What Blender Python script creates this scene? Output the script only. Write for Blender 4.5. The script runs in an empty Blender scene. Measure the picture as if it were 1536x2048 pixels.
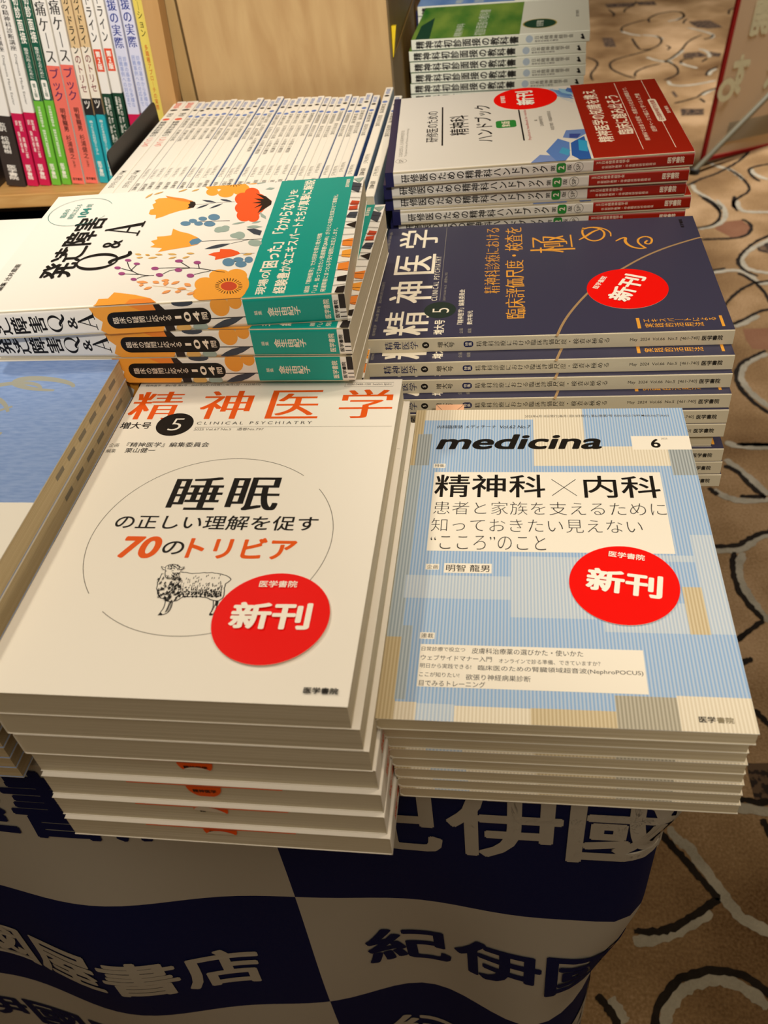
import bpy, math, random
from mathutils import Matrix, Vector, geometry
random.seed(7)
SC = bpy.context.scene
COL = SC.collection
MM = 0.001
CAM_H = 1149.0          # mm of the camera above the carpet; every height "dz" below is measured from the camera
TABLE = -450.0          # dz of the cloth on the table top

# ------------------------------------------------------------------ camera, world, lights, exposure
cam_d = bpy.data.cameras.new('camera')
cam_d.sensor_fit = 'VERTICAL'; cam_d.sensor_height = 24.0; cam_d.lens = 24.0 * 1730 / 2048
cam_d.clip_start = 0.02; cam_d.clip_end = 60
cam = bpy.data.objects.new('camera', cam_d); COL.objects.link(cam)
ROT = ((0.9900057, 0.0074051, -0.1408326), (0.1081580, -0.6807136, 0.7245211), (-0.0905015, -0.7325122, -0.6747113))
M = Matrix(((ROT[0][0], -ROT[0][1], -ROT[0][2]), (ROT[1][0], -ROT[1][1], -ROT[1][2]), (ROT[2][0], -ROT[2][1], -ROT[2][2]))).to_4x4()
M.translation = Vector((0, 0, CAM_H * MM))
cam.matrix_world = M
cam_d.dof.use_dof = True; cam_d.dof.focus_distance = 0.60; cam_d.dof.aperture_fstop = 8.0
SC.camera = cam

SC.view_settings.view_transform = 'Standard'; SC.view_settings.look = 'None'
SC.view_settings.gamma = 1.0; SC.view_settings.use_curve_mapping = False
SC.view_settings.exposure = 0.0

w = bpy.data.worlds.new('hall_light'); SC.world = w; w.use_nodes = True
w.node_tree.nodes['Background'].inputs[0].default_value = (1.0, 0.80, 0.55, 1)
w.node_tree.nodes['Background'].inputs[1].default_value = 0.05

def lamp(name, kind, loc, aim, power, col, size=0.3, **kw):
    d = bpy.data.lights.new(name, kind); d.energy = power; d.color = col
    if kind == 'AREA': d.shape = 'DISK'; d.size = size
    else: d.shadow_soft_size = size
    for k, v in kw.items(): setattr(d, k, v)
    o = bpy.data.objects.new(name, d); COL.objects.link(o); o.location = loc
    o.rotation_euler = (Vector(aim) - Vector(loc)).to_track_quat('-Z', 'Y').to_euler()
    return o
WARM = (1.0, 0.82, 0.60)
lamp('key_or_fill_spot', 'SPOT', (-1.25, 0.95, 2.8), (-0.04, 0.20, 0.78), 66, (1, .90, .71), 0.09, spot_size=math.radians(46), spot_blend=1.0)
lamp('key_or_fill_spot', 'SPOT', (1.3, 0.9, 2.8), (-0.05, 0.45, 0.8), 42, WARM, 0.10, spot_size=math.radians(26), spot_blend=0.6)
lamp('key_or_fill_spot', 'SPOT', (0.25, -1.3, 2.6), (-0.80, 1.60, 0.86), 310, (1, .95, .88), 0.06, spot_size=math.radians(32), spot_blend=0.6)
lamp('key_or_fill_spot', 'SPOT', (0.7, -1.2, 2.6), (0.08, 0.57, 0.70), 90, (1, .91, .78), 0.06, spot_size=math.radians(11.5), spot_blend=0.5)  # added fill spot, brightens the pale spines of the dark blue journals
lamp('key_or_fill_spot', 'SPOT', (1.5, 3.2, 2.8), (1.1, 3.3, 0.0), 680, (.97, .95, 1.0), 0.2, spot_size=math.radians(104), spot_blend=1.0)  # added spot that lifts the far carpet
lamp('ambient_fill', 'AREA', (0.4, -0.8, 2.88), (0.4, -0.8, 0), 36, (1, .88, .72), 3.0)  # added soft overhead fill, raises the ambient light on front-facing sides

# ------------------------------------------------------------------ materials
def lin(h):
    h = h.lstrip('#'); out = []
    for i in (0, 2, 4):
        c = int(h[i:i+2], 16) / 255
        out.append(c / 12.92 if c <= 0.04045 else ((c + 0.055) / 1.055) ** 2.4)
    return (*out, 1)
MATS = {}
def mat(hexcol, rough=0.5, spec=0.3, kind='plain', **kw):
    key = (hexcol, rough, spec, kind, tuple(sorted(kw.items())))
    if key in MATS: return MATS[key]
    m = bpy.data.materials.new(kind + '_' + hexcol.strip('#')); m.use_nodes = True
    nt = m.node_tree; N = nt.nodes; L = nt.links; b = N['Principled BSDF']
    b.inputs['Base Color'].default_value = lin(hexcol); b.inputs['Roughness'].default_value = rough
    b.inputs['Specular IOR Level'].default_value = spec
    if kind != 'plain':
        tc = N.new('ShaderNodeTexCoord'); mp = N.new('ShaderNodeMapping'); L.new(tc.outputs['Object'], mp.inputs[0])
        ramp = N.new('ShaderNodeValToRGB'); e = ramp.color_ramp.elements
        def noise(scale, detail=3, src=None):
            n = N.new('ShaderNodeTexNoise'); n.inputs['Scale'].default_value = scale; n.inputs['Detail'].default_value = detail
            L.new((src or mp).outputs[0], n.inputs['Vector']); return n
        c2 = lin(kw.get('c2', hexcol))
        if kind == 'pages':         # edges of many sheets: fine layers in z
            mp.inputs['Scale'].default_value = (4, 4, 2600)
            n = noise(1.0, 4); e[0].position = .32; e[1].position = .72; e[0].color = c2; e[1].color = lin(hexcol)
            L.new(n.outputs['Fac'], ramp.inputs[0]); L.new(ramp.outputs[0], b.inputs['Base Color'])
            bp = N.new('ShaderNodeBump'); bp.inputs['Strength'].default_value = .25; bp.inputs['Distance'].default_value = .0004
            L.new(n.outputs['Fac'], bp.inputs['Height']); L.new(bp.outputs[0], b.inputs['Normal'])
        elif kind == 'stripe':      # narrow printed stripes along the page
            wv = N.new('ShaderNodeTexWave'); wv.bands_direction = 'X'; wv.inputs['Scale'].default_value = math.pi / 10 / (0.00185) / 1.0 * 1.0
            wv.inputs['Distortion'].default_value = 0
            L.new(mp.outputs[0], wv.inputs['Vector']); e[0].position = .35; e[1].position = .65; e[0].color = lin(hexcol); e[1].color = c2
            L.new(wv.outputs['Fac'], ramp.inputs[0]); L.new(ramp.outputs[0], b.inputs['Base Color'])
        elif kind == 'fibre':       # laid paper with faint fibres
            mp.inputs['Scale'].default_value = (60, 260, 60); mp.inputs['Rotation'].default_value = (0, 0, .5)
            n = noise(2.0, 6); e[0].position = .35; e[1].position = .7; e[0].color = lin(hexcol); e[1].color = c2
            L.new(n.outputs['Fac'], ramp.inputs[0]); L.new(ramp.outputs[0], b.inputs['Base Color'])
        elif kind == 'wood':
            mp.inputs['Scale'].default_value = kw.get('sc', (60, 60, 6))
            n = noise(1.6, 6); n.inputs['Distortion'].default_value = .6
            e[0].position = .3; e[1].position = .75; e[0].color = lin(hexcol); e[1].color = c2
            L.new(n.outputs['Fac'], ramp.inputs[0]); L.new(ramp.outputs[0], b.inputs['Base Color'])
        elif kind == 'pile':        # tufted carpet colour
            n = noise(kw.get('big', 3.0), 3); n2 = noise(kw.get('fine', 260.0), 2)
            mx = N.new('ShaderNodeMath'); mx.operation = 'MULTIPLY_ADD'; mx.inputs[1].default_value = kw.get('f', .35)
            L.new(n2.outputs['Fac'], mx.inputs[0]); L.new(n.outputs['Fac'], mx.inputs[2])
            e[0].position = .45; e[1].position = .9; e[0].color = lin(hexcol); e[1].color = c2
            if 'c3' in kw:
                x = e.new(.67); x.color = lin(kw['c3'])
            L.new(mx.outputs[0], ramp.inputs[0]); L.new(ramp.outputs[0], b.inputs['Base Color'])
            bp = N.new('ShaderNodeBump'); bp.inputs['Strength'].default_value = .6; bp.inputs['Distance'].default_value = .003
            L.new(n2.outputs['Fac'], bp.inputs['Height']); L.new(bp.outputs[0], b.inputs['Normal'])
        elif kind == 'speckle':     # dark tufts scattered over a see-through ground of the same carpet
            n = noise(kw.get('fine', 90.0), 2); e[0].position = .47; e[1].position = .52; e[0].color = lin(hexcol); e[1].color = c2
            L.new(n.outputs['Fac'], ramp.inputs[0]); L.new(ramp.outputs[0], b.inputs['Base Color'])
        elif kind == 'green_sky':   # printed meadow photograph
            mp.inputs['Scale'].default_value = (9, 26, 9)
            n = noise(1.2, 4); e[0].position = .3; e[1].position = .72; e[0].color = lin(hexcol); e[1].color = c2
            L.new(n.outputs['Fac'], ramp.inputs[0]); L.new(ramp.outputs[0], b.inputs['Base Color'])
        elif kind == 'cloth':
            n = noise(900, 2); bp = N.new('ShaderNodeBump'); bp.inputs['Strength'].default_value = .15; bp.inputs['Distance'].default_value = .0005
            L.new(n.outputs['Fac'], bp.inputs['Height']); L.new(bp.outputs[0], b.inputs['Normal'])
        elif kind == 'sheet':       # translucent sign sheet
            tr = N.new('ShaderNodeBsdfTranslucent'); tr.inputs[0].default_value = lin(hexcol)
            ms = N.new('ShaderNodeMixShader'); ms.inputs[0].default_value = .4
            L.new(b.outputs[0], ms.inputs[1]); L.new(tr.outputs[0], ms.inputs[2])
            tp = N.new('ShaderNodeBsdfTransparent'); m2 = N.new('ShaderNodeMixShader'); m2.inputs[0].default_value = kw.get('a', .12)
            L.new(ms.outputs[0], m2.inputs[1]); L.new(tp.outputs[0], m2.inputs[2]); L.new(m2.outputs[0], N['Material Output'].inputs[0])
    MATS[key] = m
    return m

# ------------------------------------------------------------------ text: glyph outlines of the built-in font as flat meshes
_tc = bpy.data.curves.new('lettering', 'FONT'); _to = bpy.data.objects.new('lettering', _tc); COL.objects.link(_to)
_cache = {}
def glyphs(s, wt=0.0, vertical=False, res=3, space=1.0):
    key = (s, wt, vertical, res, space)
    if key in _cache: return _cache[key]
    _tc.body = '\n'.join(s) if vertical else s
    _tc.align_x = 'CENTER' if vertical else 'LEFT'
    _tc.offset = wt; _tc.resolution_u = res; _tc.space_line = 1.0 * space if vertical else 1.0; _tc.space_character = 1.0 if vertical else space
    bpy.context.view_layer.update()
    me = bpy.data.meshes.new_from_object(_to.evaluated_get(bpy.context.evaluated_depsgraph_get()))
    v = [(p.co.x, p.co.y) for p in me.vertices]; f = [tuple(p.vertices) for p in me.polygons]
    bpy.data.meshes.remove(me)
    xs = [p[0] for p in v] or [0, 1]; ys = [p[1] for p in v] or [0, 1]
    _cache[key] = (v, f, (min(xs), min(ys), max(xs), max(ys)))
    return _cache[key]

def clip_poly(pts, r):
    def cut(ps, ins, cross):
        out = []
        for i in range(len(ps)):
            a, b = ps[i-1], ps[i]
            if ins(b):
                if not ins(a): out.append(cross(a, b))
                out.append(b)
            elif ins(a): out.append(cross(a, b))
        return out
    def cx(x): return lambda a, b: (x, a[1] + (b[1]-a[1]) * (x-a[0]) / (b[0]-a[0]))
    def cy(y): return lambda a, b: (a[0] + (b[0]-a[0]) * (y-a[1]) / (b[1]-a[1]), y)
    x0, y0, x1, y1 = r
    for ins, c in ((lambda p: p[0] >= x0, cx(x0)), (lambda p: p[0] <= x1, cx(x1)), (lambda p: p[1] >= y0, cy(y0)), (lambda p: p[1] <= y1, cy(y1))):
        pts = cut(pts, ins, c)
        if len(pts) < 3: return []
    return pts

class Art:
    """flat printing in page millimetres; layers are microns apart"""
    def __init__(self, clip=None, step=0.002, base=0.03):
        self.V = []; self.F = []; self.MI = []; self.z = base; self.step = step; self.clip = clip
    def _add(self, v, f, m, z=None):
        o = len(self.V); zz = self.z if z is None else z
        self.V += [(x, y, zz) for x, y in v]; self.F += [tuple(i + o for i in q) for q in f]; self.MI += [m] * len(f)
    def up(self): self.z += self.step
    def poly(self, pts, m):
        self.up()
        if self.clip: pts = clip_poly(list(pts), self.clip)
        if len(pts) < 3: return
        tri = geometry.tessellate_polygon([[Vector((x, y, 0)) for x, y in pts]])
        ff = []
        for t in tri:
            a, b, c = (pts[i] for i in t)
            cr = (b[0]-a[0])*(c[1]-a[1]) - (b[1]-a[1])*(c[0]-a[0])
            if abs(cr) > 1e-9: ff.append(tuple(t) if cr > 0 else (t[0], t[2], t[1]))
        self._add(pts, ff, m)
    def rect(self, x0, y0, x1, y1, m): self.poly([(x0, y0), (x1, y0), (x1, y1), (x0, y1)], m)
    def rrect(self, x0, y0, x1, y1, r, m):
        p = []
        for cx, cy, a in ((x1-r, y0+r, -90), (x1-r, y1-r, 0), (x0+r, y1-r, 90), (x0+r, y0+r, 180)):
            p += [(cx + r*math.cos(math.radians(a+k*18)), cy + r*math.sin(math.radians(a+k*18))) for k in range(6)]
        self.poly(p, m)
    def disc(self, cx, cy, rx, ry, m, n=40, a0=None):
        self.poly([(cx + rx*math.cos(2*math.pi*k/n), cy + ry*math.sin(2*math.pi*k/n)) for k in range(n)], m)
    def ell(self, c, a, b, m, n=26):
        self.poly([(c[0] + a[0]*math.cos(2*math.pi*k/n) + b[0]*math.sin(2*math.pi*k/n), c[1] + a[1]*math.cos(2*math.pi*k/n) + b[1]*math.sin(2*math.pi*k/n)) for k in range(n)], m)
    def stroke(self, pts, wd, m, smooth=2, taper=None, closed=False, jit=0):
        P = list(pts)
        for _ in range(smooth if len(P) > 2 else 0):
            Q = [P[0]]
            for a, b in zip(P, P[1:]):
                Q += [(a[0]*.75+b[0]*.25, a[1]*.75+b[1]*.25), (a[0]*.25+b[0]*.75, a[1]*.25+b[1]*.75)]
            P = Q + [P[-1]]
        if jit:
            Q = []
            for a, b in zip(P, P[1:]):
                n = max(1, int(math.hypot(b[0]-a[0], b[1]-a[1]) / 6))
                Q += [(a[0]+(b[0]-a[0])*k/n, a[1]+(b[1]-a[1])*k/n) for k in range(n)]
            P = Q + [P[-1]]
        L, R_ = [], []
        for i, p in enumerate(P):
            a = P[max(i-1, 0)]; b = P[min(i+1, len(P)-1)]
            dx, dy = b[0]-a[0], b[1]-a[1]; l = math.hypot(dx, dy) or 1
            h = wd/2 * (1 if not taper else taper(i/(len(P)-1)))
            h1 = h + (random.uniform(-jit, jit) if jit else 0); h2 = h + (random.uniform(-jit, jit) if jit else 0)
            L.append((p[0]-dy/l*h1, p[1]+dx/l*h1)); R_.append((p[0]+dy/l*h2, p[1]-dx/l*h2))
        self.up()
        n = len(P); v = L + R_
        self._add(v, [(n+i, n+i+1, i+1, i) for i in range(n-1)], m)
    def leaf(self, p, q, wd, m):
        dx, dy = q[0]-p[0], q[1]-p[1]; l = math.hypot(dx, dy) or 1; nx, ny = -dy/l*wd/2, dx/l*wd/2
        prof = [(0, 0), (.2, .62), (.45, 1), (.7, .8), (.9, .3), (1, 0)]
        up = [(p[0]+dx*t+nx*h, p[1]+dy*t+ny*h) for t, h in prof]; dn = [(p[0]+dx*t-nx*h, p[1]+dy*t-ny*h) for t, h in prof[1:-1]][::-1]
        self.poly(up + dn, m)
    def arc(self, cx, cy, r, a0, a1, wd, m, n=60):
        self.stroke([(cx+r*math.cos(math.radians(a0+(a1-a0)*k/n)), cy+r*math.sin(math.radians(a0+(a1-a0)*k/n))) for k in range(n+1)], wd, m, smooth=0)
    def text(self, s, x0, y0, x1, y1, m, wt=0.0, style='g', vertical=False, shear=0.0, rot=0.0, res=3, turn=0, space=1.0):
        """fit the lettering into the box; turn=-90 runs the line downwards; rot turns it about the box centre"""
        bold = wt if wt > .0075 else 0
        v, f, (a, b, c, d) = glyphs(s, (0 if bold else wt) - (.012 if style == 'm' else 0), vertical, res, space)
        self.up(); W, H = x1-x0, y1-y0
        nst = 0 if not bold else 4 if bold < .016 or (y1-y0 < 5 or x1-x0 < 5) else 8
        st = [(0, 0)] + [(bold*math.cos(2*math.pi*(k+.5)/nst), bold*math.sin(2*math.pi*(k+.5)/nst)) for k in range(nst)]
        if style == 'm': st = [(p+q, r_) for p, r_ in st for q in (-.024, 0, .024)]
        ex = bold + (.024 if style == 'm' else 0); a -= ex; c += ex; b -= bold; d += bold
        ca, sa = math.cos(math.radians(rot)), math.sin(math.radians(rot)); mx, my = (x0+x1)/2, (y0+y1)/2
        for ddx, ddy in st:
            out = []
            for x, y in v:
                u = (x + ddx - a) / max(c-a, 1e-6); t = (y + ddy - b) / max(d-b, 1e-6)
                if turn == -90: u, t = t, 1-u
                px = x0 + u*W + shear*t*H; py = y0 + t*H
                if rot: px, py = mx + (px-mx)*ca - (py-my)*sa, my + (px-mx)*sa + (py-my)*ca
                out.append((px, py))
            self._add(out, f, m)
            self.z += .0003

class MB:
    """mesh builder, millimetres in, metres out"""
    def __init__(self): self.V = []; self.F = []; self.MI = []; self.mats = []
    def mi(self, m):
        if m not in self.mats: self.mats.append(m)
        return self.mats.index(m)
    def face(self, pts, m):
        o = len(self.V); self.V += pts; self.F.append(tuple(range(o, o+len(pts)))); self.MI.append(self.mi(m))
    def mesh(self, v, f, m):
        o = len(self.V); self.V += v; k = self.mi(m); self.F += [tuple(i+o for i in q) for q in f]; self.MI += [k]*len(f)
    def box(self, x0, y0, z0, x1, y1, z1, m):
        v = [(x, y, z) for x in (x0, x1) for y in (y0, y1) for z in (z0, z1)]
        self.mesh(v, [(0,1,3,2), (4,6,7,5), (0,4,5,1), (2,3,7,6), (0,2,6,4), (1,5,7,3)], m)
    def art(self, art, o, e1, e2, n=None):
        o, e1, e2 = Vector(o), Vector(e1), Vector(e2); nn = e1.cross(e2); off = len(self.V)
        self.V += [tuple(o + e1*x + e2*y + nn*z) for x, y, z in art.V]
        self.F += [tuple(i+off for i in q) for q in art.F]; self.MI += [self.mi(m) for m in art.MI]
    def tube(self, a, b, r, m, n=14, r2=None):
        a, b = Vector(a), Vector(b); d = (b-a).normalized(); u = d.orthogonal().normalized(); w_ = d.cross(u); r2 = r if r2 is None else r2
        v = [tuple(a + (u*math.cos(2*math.pi*k/n) + w_*math.sin(2*math.pi*k/n))*r) for k in range(n)] + [tuple(b + (u*math.cos(2*math.pi*k/n) + w_*math.sin(2*math.pi*k/n))*r2) for k in range(n)]
        self.mesh(v, [(k, (k+1) % n, n+(k+1) % n, n+k) for k in range(n)] + [tuple(range(n))[::-1], tuple(range(n, 2*n))], m)
    def build(self, name):
        me = bpy.data.meshes.new(name)
        me.from_pydata([(x*MM, y*MM, z*MM) for x, y, z in self.V], [], self.F)
        for m in self.mats: me.materials.append(m)
        me.polygons.foreach_set('material_index', self.MI); me.update()
        return me

def obj(name, me, parent=None):
    o = bpy.data.objects.new(name, me); COL.objects.link(o)
    if parent: o.parent = parent
    return o
def tag(o, label, cat, group=None):
    o['label'] = label; o['category'] = cat
    if group: o['group'] = group
    return o
def P(x, y, dz): return Vector((x*MM, y*MM, (dz + CAM_H)*MM))
def empty(name, loc, rot=None):
    o = bpy.data.objects.new(name, None); o.empty_display_size = .03; COL.objects.link(o)
    m4 = (rot or Matrix.Identity(3)).to_4x4(); m4.translation = loc; o.matrix_world = m4
    return o
def struct(name, me):
    o = obj(name, me); o['kind'] = 'structure'; return o

# ------------------------------------------------------------------ book kit (local mm: x from the spine, y up the page, z from back cover to front cover)
def cover_mesh(wd, ht, th, front, spine, back, fa=None, sa=None, r=1.2, ct=0.35):
    b = MB(); prof = [(wd, th)]
    n = 5
    for k in range(n+1):
        a = math.pi/2 * k/n; prof.append((r - r*math.sin(a), th - r + r*math.cos(a)))
    for k in range(n+1):
        a = math.pi/2 * k/n; prof.append((r - r*math.cos(a), r - r*math.sin(a)))
    prof.append((wd, 0))
    inner = [(wd, th-ct), (max(r, ct), th-ct), (ct, th-max(r, ct)), (ct, max(r, ct)), (max(r, ct), ct), (wd, ct)]
    np_ = len(prof)
    for i in range(np_-1):
        (x0, z0), (x1, z1) = prof[i], prof[i+1]
        m = front if i == 0 else back if i == np_-2 else spine
        b.face([(x0, 0, z0), (x0, ht, z0), (x1, ht, z1), (x1, 0, z1)][::-1], m)
    for i in range(len(inner)-1):
        (x0, z0), (x1, z1) = inner[i], inner[i+1]
        b.face([(x0, 0, z0), (x0, ht, z0), (x1, ht, z1), (x1, 0, z1)], back)
    for z0, z1, m in ((th-ct, th, front), (0, ct, back)):
        b.face([(wd, 0, z0), (wd, ht, z0), (wd, ht, z1), (wd, 0, z1)], PAPER)
    for y in (0, ht):
        ring = [(x, y, z) for x, z in prof]; inn = [(x, y, z) for x, z in inner]
        b.face([ring[0], ring[1], inn[1], inn[0]], PAPER); b.face([ring[-1], ring[-2], inn[-2], inn[-1]], PAPER)
        b.face(ring[1:-1] + inn[1:-1][::-1], PAPER)
    if fa: b.art(fa, (0, 0, th), (1, 0, 0), (0, 1, 0))
    if sa: b.art(sa, (0, 0, 0), (0, 0, 1), (0, 1, 0))
    return b.build('cover')
def block_mesh(wd, ht, th, m, ct=0.35, extra=None, bow=0.0):
    b = MB(); x0 = ct + .05
    b.box(x0, .5, ct + .03, wd - .4, ht - .5, th - ct - .03, m)
    if extra:
        for a, o, e1, e2 in extra: b.art(a, o, e1, e2)
    return b.build('page_block')
def band_mesh(wd, ht0, ht1, th, m, fa=None, sa=None, r=1.2, g=0.16, slope=0.0, wrap_right=True):
    b = MB(); prof = [(wd + g, th + g)]; n = 5
    for k in range(n+1):
        a = math.pi/2*k/n; prof.append((r - (r+g)*math.sin(a), th - r + (r+g)*math.cos(a)))
    for k in range(n+1):
        a = math.pi/2*k/n; prof.append((r - (r+g)*math.cos(a), r - (r+g)*math.sin(a)))
    prof.append((wd + g, -g))
    for i in range(len(prof)-1):
        (x0, z0), (x1, z1) = prof[i], prof[i+1]
        b.face([(x0, ht0, z0), (x0, ht1 + slope*x0, z0), (x1, ht1 + slope*x1, z1), (x1, ht0, z1)][::-1], m)
    for z in ((th + g), (-g)):   # flaps turned in over the fore-edge side of the covers
        b.face([(wd + g, ht0, z), (wd + g, ht1 + slope*wd, z), (wd + g, ht1 + slope*wd, z - math.copysign(.5, z)), (wd + g, ht0, z - math.copysign(.5, z))], m)
    if fa: b.art(fa, (0, 0, th + g), (1, 0, 0), (0, 1, 0))
    if sa: b.art(sa, (-g, 0, 0), (0, 0, 1), (0, 1, 0))
    return b.build('paper_band')
RED = mat('#F40800', .45, .3); STK_EDGE = mat('#F3D9C4', .6)
def sticker_mesh(x, y, th, rot=0.0, r=29.7, lift=0.5):
    b = MB(); n = 64
    top = [(x + r*math.cos(2*math.pi*k/n), y + r*math.sin(2*math.pi*k/n), th + lift + .35*(math.sin(2*math.pi*k/n + 2.4))) for k in range(n)]
    bot = [(p[0], p[1], p[2] - .22) for p in top]
    c = len(b.V); b.V += top + bot + [(x, y, th + .35), (x, y, th + .13)]
    k1 = b.mi(RED); k2 = b.mi(STK_EDGE)
    for k in range(n):
        j = (k+1) % n
        b.F += [(k, j, 2*n), (n+j, n+k, 2*n+1), (n+k, n+j, j, k)]; b.MI += [k1, k2, k2]
    a = Art(base=lift + .45)
    W_ = mat('#FFF8EA', .5)
    a.text('医学書院', -10, 19.3, 10, 23.9, W_, .02)
    a.text('新刊', -20.5, -8.2, 20.5, 9.2, W_, .034, res=5)
    ca, sa = math.cos(math.radians(rot)), math.sin(math.radians(rot))
    a.V = [(x + p[0]*ca - p[1]*sa, y + p[0]*sa + p[1]*ca, p[2]) for p in a.V]
    b.art(a, (0, 0, th), (1, 0, 0), (0, 1, 0))
    return b.build('round_sticker')

FLAT = lambda yaw: Matrix.Rotation(math.radians(yaw), 3, 'Z')
SPINE_UP = Matrix(((0, 0, 1), (0, 1, 0), (-1, 0, 0)))          # local x down, y away, z right
SPINE_OUT = Matrix(((0, 0, 1), (1, 0, 0), (0, 1, 0)))          # local x away, y up, z right
def book(name, parts, loc, rot, label, cat, group):
    root = empty(name, loc, rot); tag(root, label, cat, group)
    for pn, me, *sub in parts:
        o = obj(pn, me, root)
        if sub and sub[0]: o['label'] = sub[0]
    return root
PAPER = mat('#EFE8D6', .8, .15)
INK = mat('#17130F', .6, .2); GREYINK = mat('#5E584F', .7, .1); LIGHTINK = mat('#9A9488', .7, .1)
ORD = ['topmost', 'second from the top', 'third from the top', 'fourth from the top', 'fifth from the top', 'sixth from the top', 'seventh from the top',
       'eighth from the top', 'ninth from the top', 'tenth from the top', 'eleventh from the top', 'twelfth from the top', 'thirteenth from the top', 'fourteenth from the top']
def ordlab(k, n): return 'lowest' if k == n-1 else ORD[k]
# ------------------------------------------------------------------ the setting: carpet
PILE = mat('#563D23', .95, .05, 'pile', c2='#AC8D66', c3='#826643', big=3.4)
C_DARK = mat('#1C1712', .95, .05, 'pile', c2='#2A231B', big=20.0)
C_LIGHT = mat('#857C66', .95, .05, 'pile', c2='#A0967E', big=20.0)
C_BLOB = mat('#2E2620', .95, .05, 'speckle', c2='#5A4734', fine=70.0)
C_RUST = mat('#6B4630', .95, .05, 'pile', c2='#7E5A40', big=8.0)
CARPET_DARK=[[(211,597),(218,585),(231,569),(242,554),(252,539),(260,528),(273,510)],
[(273,510),(257,502),(242,491),(226,480),(207,469),(190,464),(162,463)],
[(172,344),(175,359),(180,377),(194,397),(213,413),(235,421),(261,425),(282,422),(299,413),(310,404),(320,391)],
[(111,385),(120,375),(127,366),(133,356),(137,345)],
[(315,655),(324,654),(341,649),(370,650)],
[(347,625),(351,614),(355,597)],
[(424,1375),(433,1370),(446,1359),(459,1326),(470,1301),(484,1282)],
[(484,1282),(467,1284),(438,1284)],
[(385,1309),(390,1300),(398,1288)],
[(479,1192),(469,1188),(447,1180),(426,1165),(408,1150),(365,1149),(340,1149)],
[(403,1135),(394,1113),(390,1088),(391,1067),(392,1044),(399,1021),(409,998),(419,978)],
[(419,978),(394,957),(370,935),(346,916)],
[(355,879),(369,888),(378,896),(387,896)],
[(372,803),(379,788),(386,778),(392,769)],
[(465,1443),(525,1441)],
[(566,2650),(589,2613),(604,2577),(609,2526),(599,2478),(575,2444),(547,2431),(516,2428),(500,2431)],
[(667,2631),(659,2605),(651,2572),(653,2546)],
[(657,2472),(669,2463),(676,2431),(673,2408),(655,2372),(623,2355),(571,2356),(519,2356)],
[(731,2380),(707,2363),(670,2333),(637,2292),(609,2244),(601,2217),(604,2183),(617,2155),(638,2138)],
[(510,2168),(522,2172),(565,2186)],
[(590,2157),(608,2136),(625,2103),(635,2065),(639,2028),(641,1992)],
[(517,1974),(533,2000),(561,2044),(591,2080),(619,2103),(663,2112)],
[(525,1902),(538,1907),(570,1931),(604,1961),(634,1973)],
[(586,1787),(576,1780),(548,1760),(520,1736),(506,1707),(499,1664),(507,1622),(520,1586),(546,1544)],
[(460,1442),(528,1442)],
[(541,2723),(560,2737),(594,2772),(639,2799),(675,2836),(710,2873),(739,2912),(762,2952),(787,3002)],
[(683,2843),(696,2809),(715,2750),(722,2688),(709,2652),(674,2619),(656,2591),(652,2563),(657,2527)],
[(823,2863),(771,2849),(745,2827),(739,2803),(746,2755),(759,2730)],
[(573,2629),(595,2583),(607,2532)],
[(601,3462),(616,3470),(656,3491),(696,3518),(713,3556),(756,3595),(793,3612)],
[(698,3501),(709,3454)],
[(627,3982),(648,3950),(665,3892),(667,3838),(655,3788),(614,3745),(597,3730)],
[(630,3968),(643,3979),(680,4041),(720,4120),(748,4203),(781,4257),(827,4309)],
[(873,4298),(859,4254),(825,4239)],
[(797,3973),(770,3930)],
[(689,3927),(689,3955),(705,3979),(746,3984)],
[(761,3754),(765,3785),(781,3821),(822,3858)],
[(777,4504),(788,4553),(804,4575)],
[(786,4706),(802,4656),(789,4597),(764,4577)],
[(990,4603),(1002,4672),(1029,4701)],
[(501,4438),(499,4482),(511,4522),(563,4574),(631,4612)],
[(634,4556),(633,4600),(639,4633),(688,4700),(769,4724),(798,4681),(798,4612),(753,4557)],
[(533,4327),(537,4256),(542,4196),(549,4156)],
[(549,4152),(596,4145),(642,4211),(656,4286),(641,4341)],
[(493,4075),(549,4108),(597,4148)],
[(493,4075),(424,4026),(406,3967),(414,3896),(449,3830),(494,3771)],
[(494,3796),(496,3837),(509,3868),(550,3911),(610,3942)],
[(322,4095),(361,4031),(362,3977),(329,3880),(321,3831),(328,3780)],
[(471,4833),(495,4742),(479,4700)],
[(539,4765),(547,4823),(599,4882),(612,4953)],
[(661,4187),(678,4154),(658,4121)]]
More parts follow.
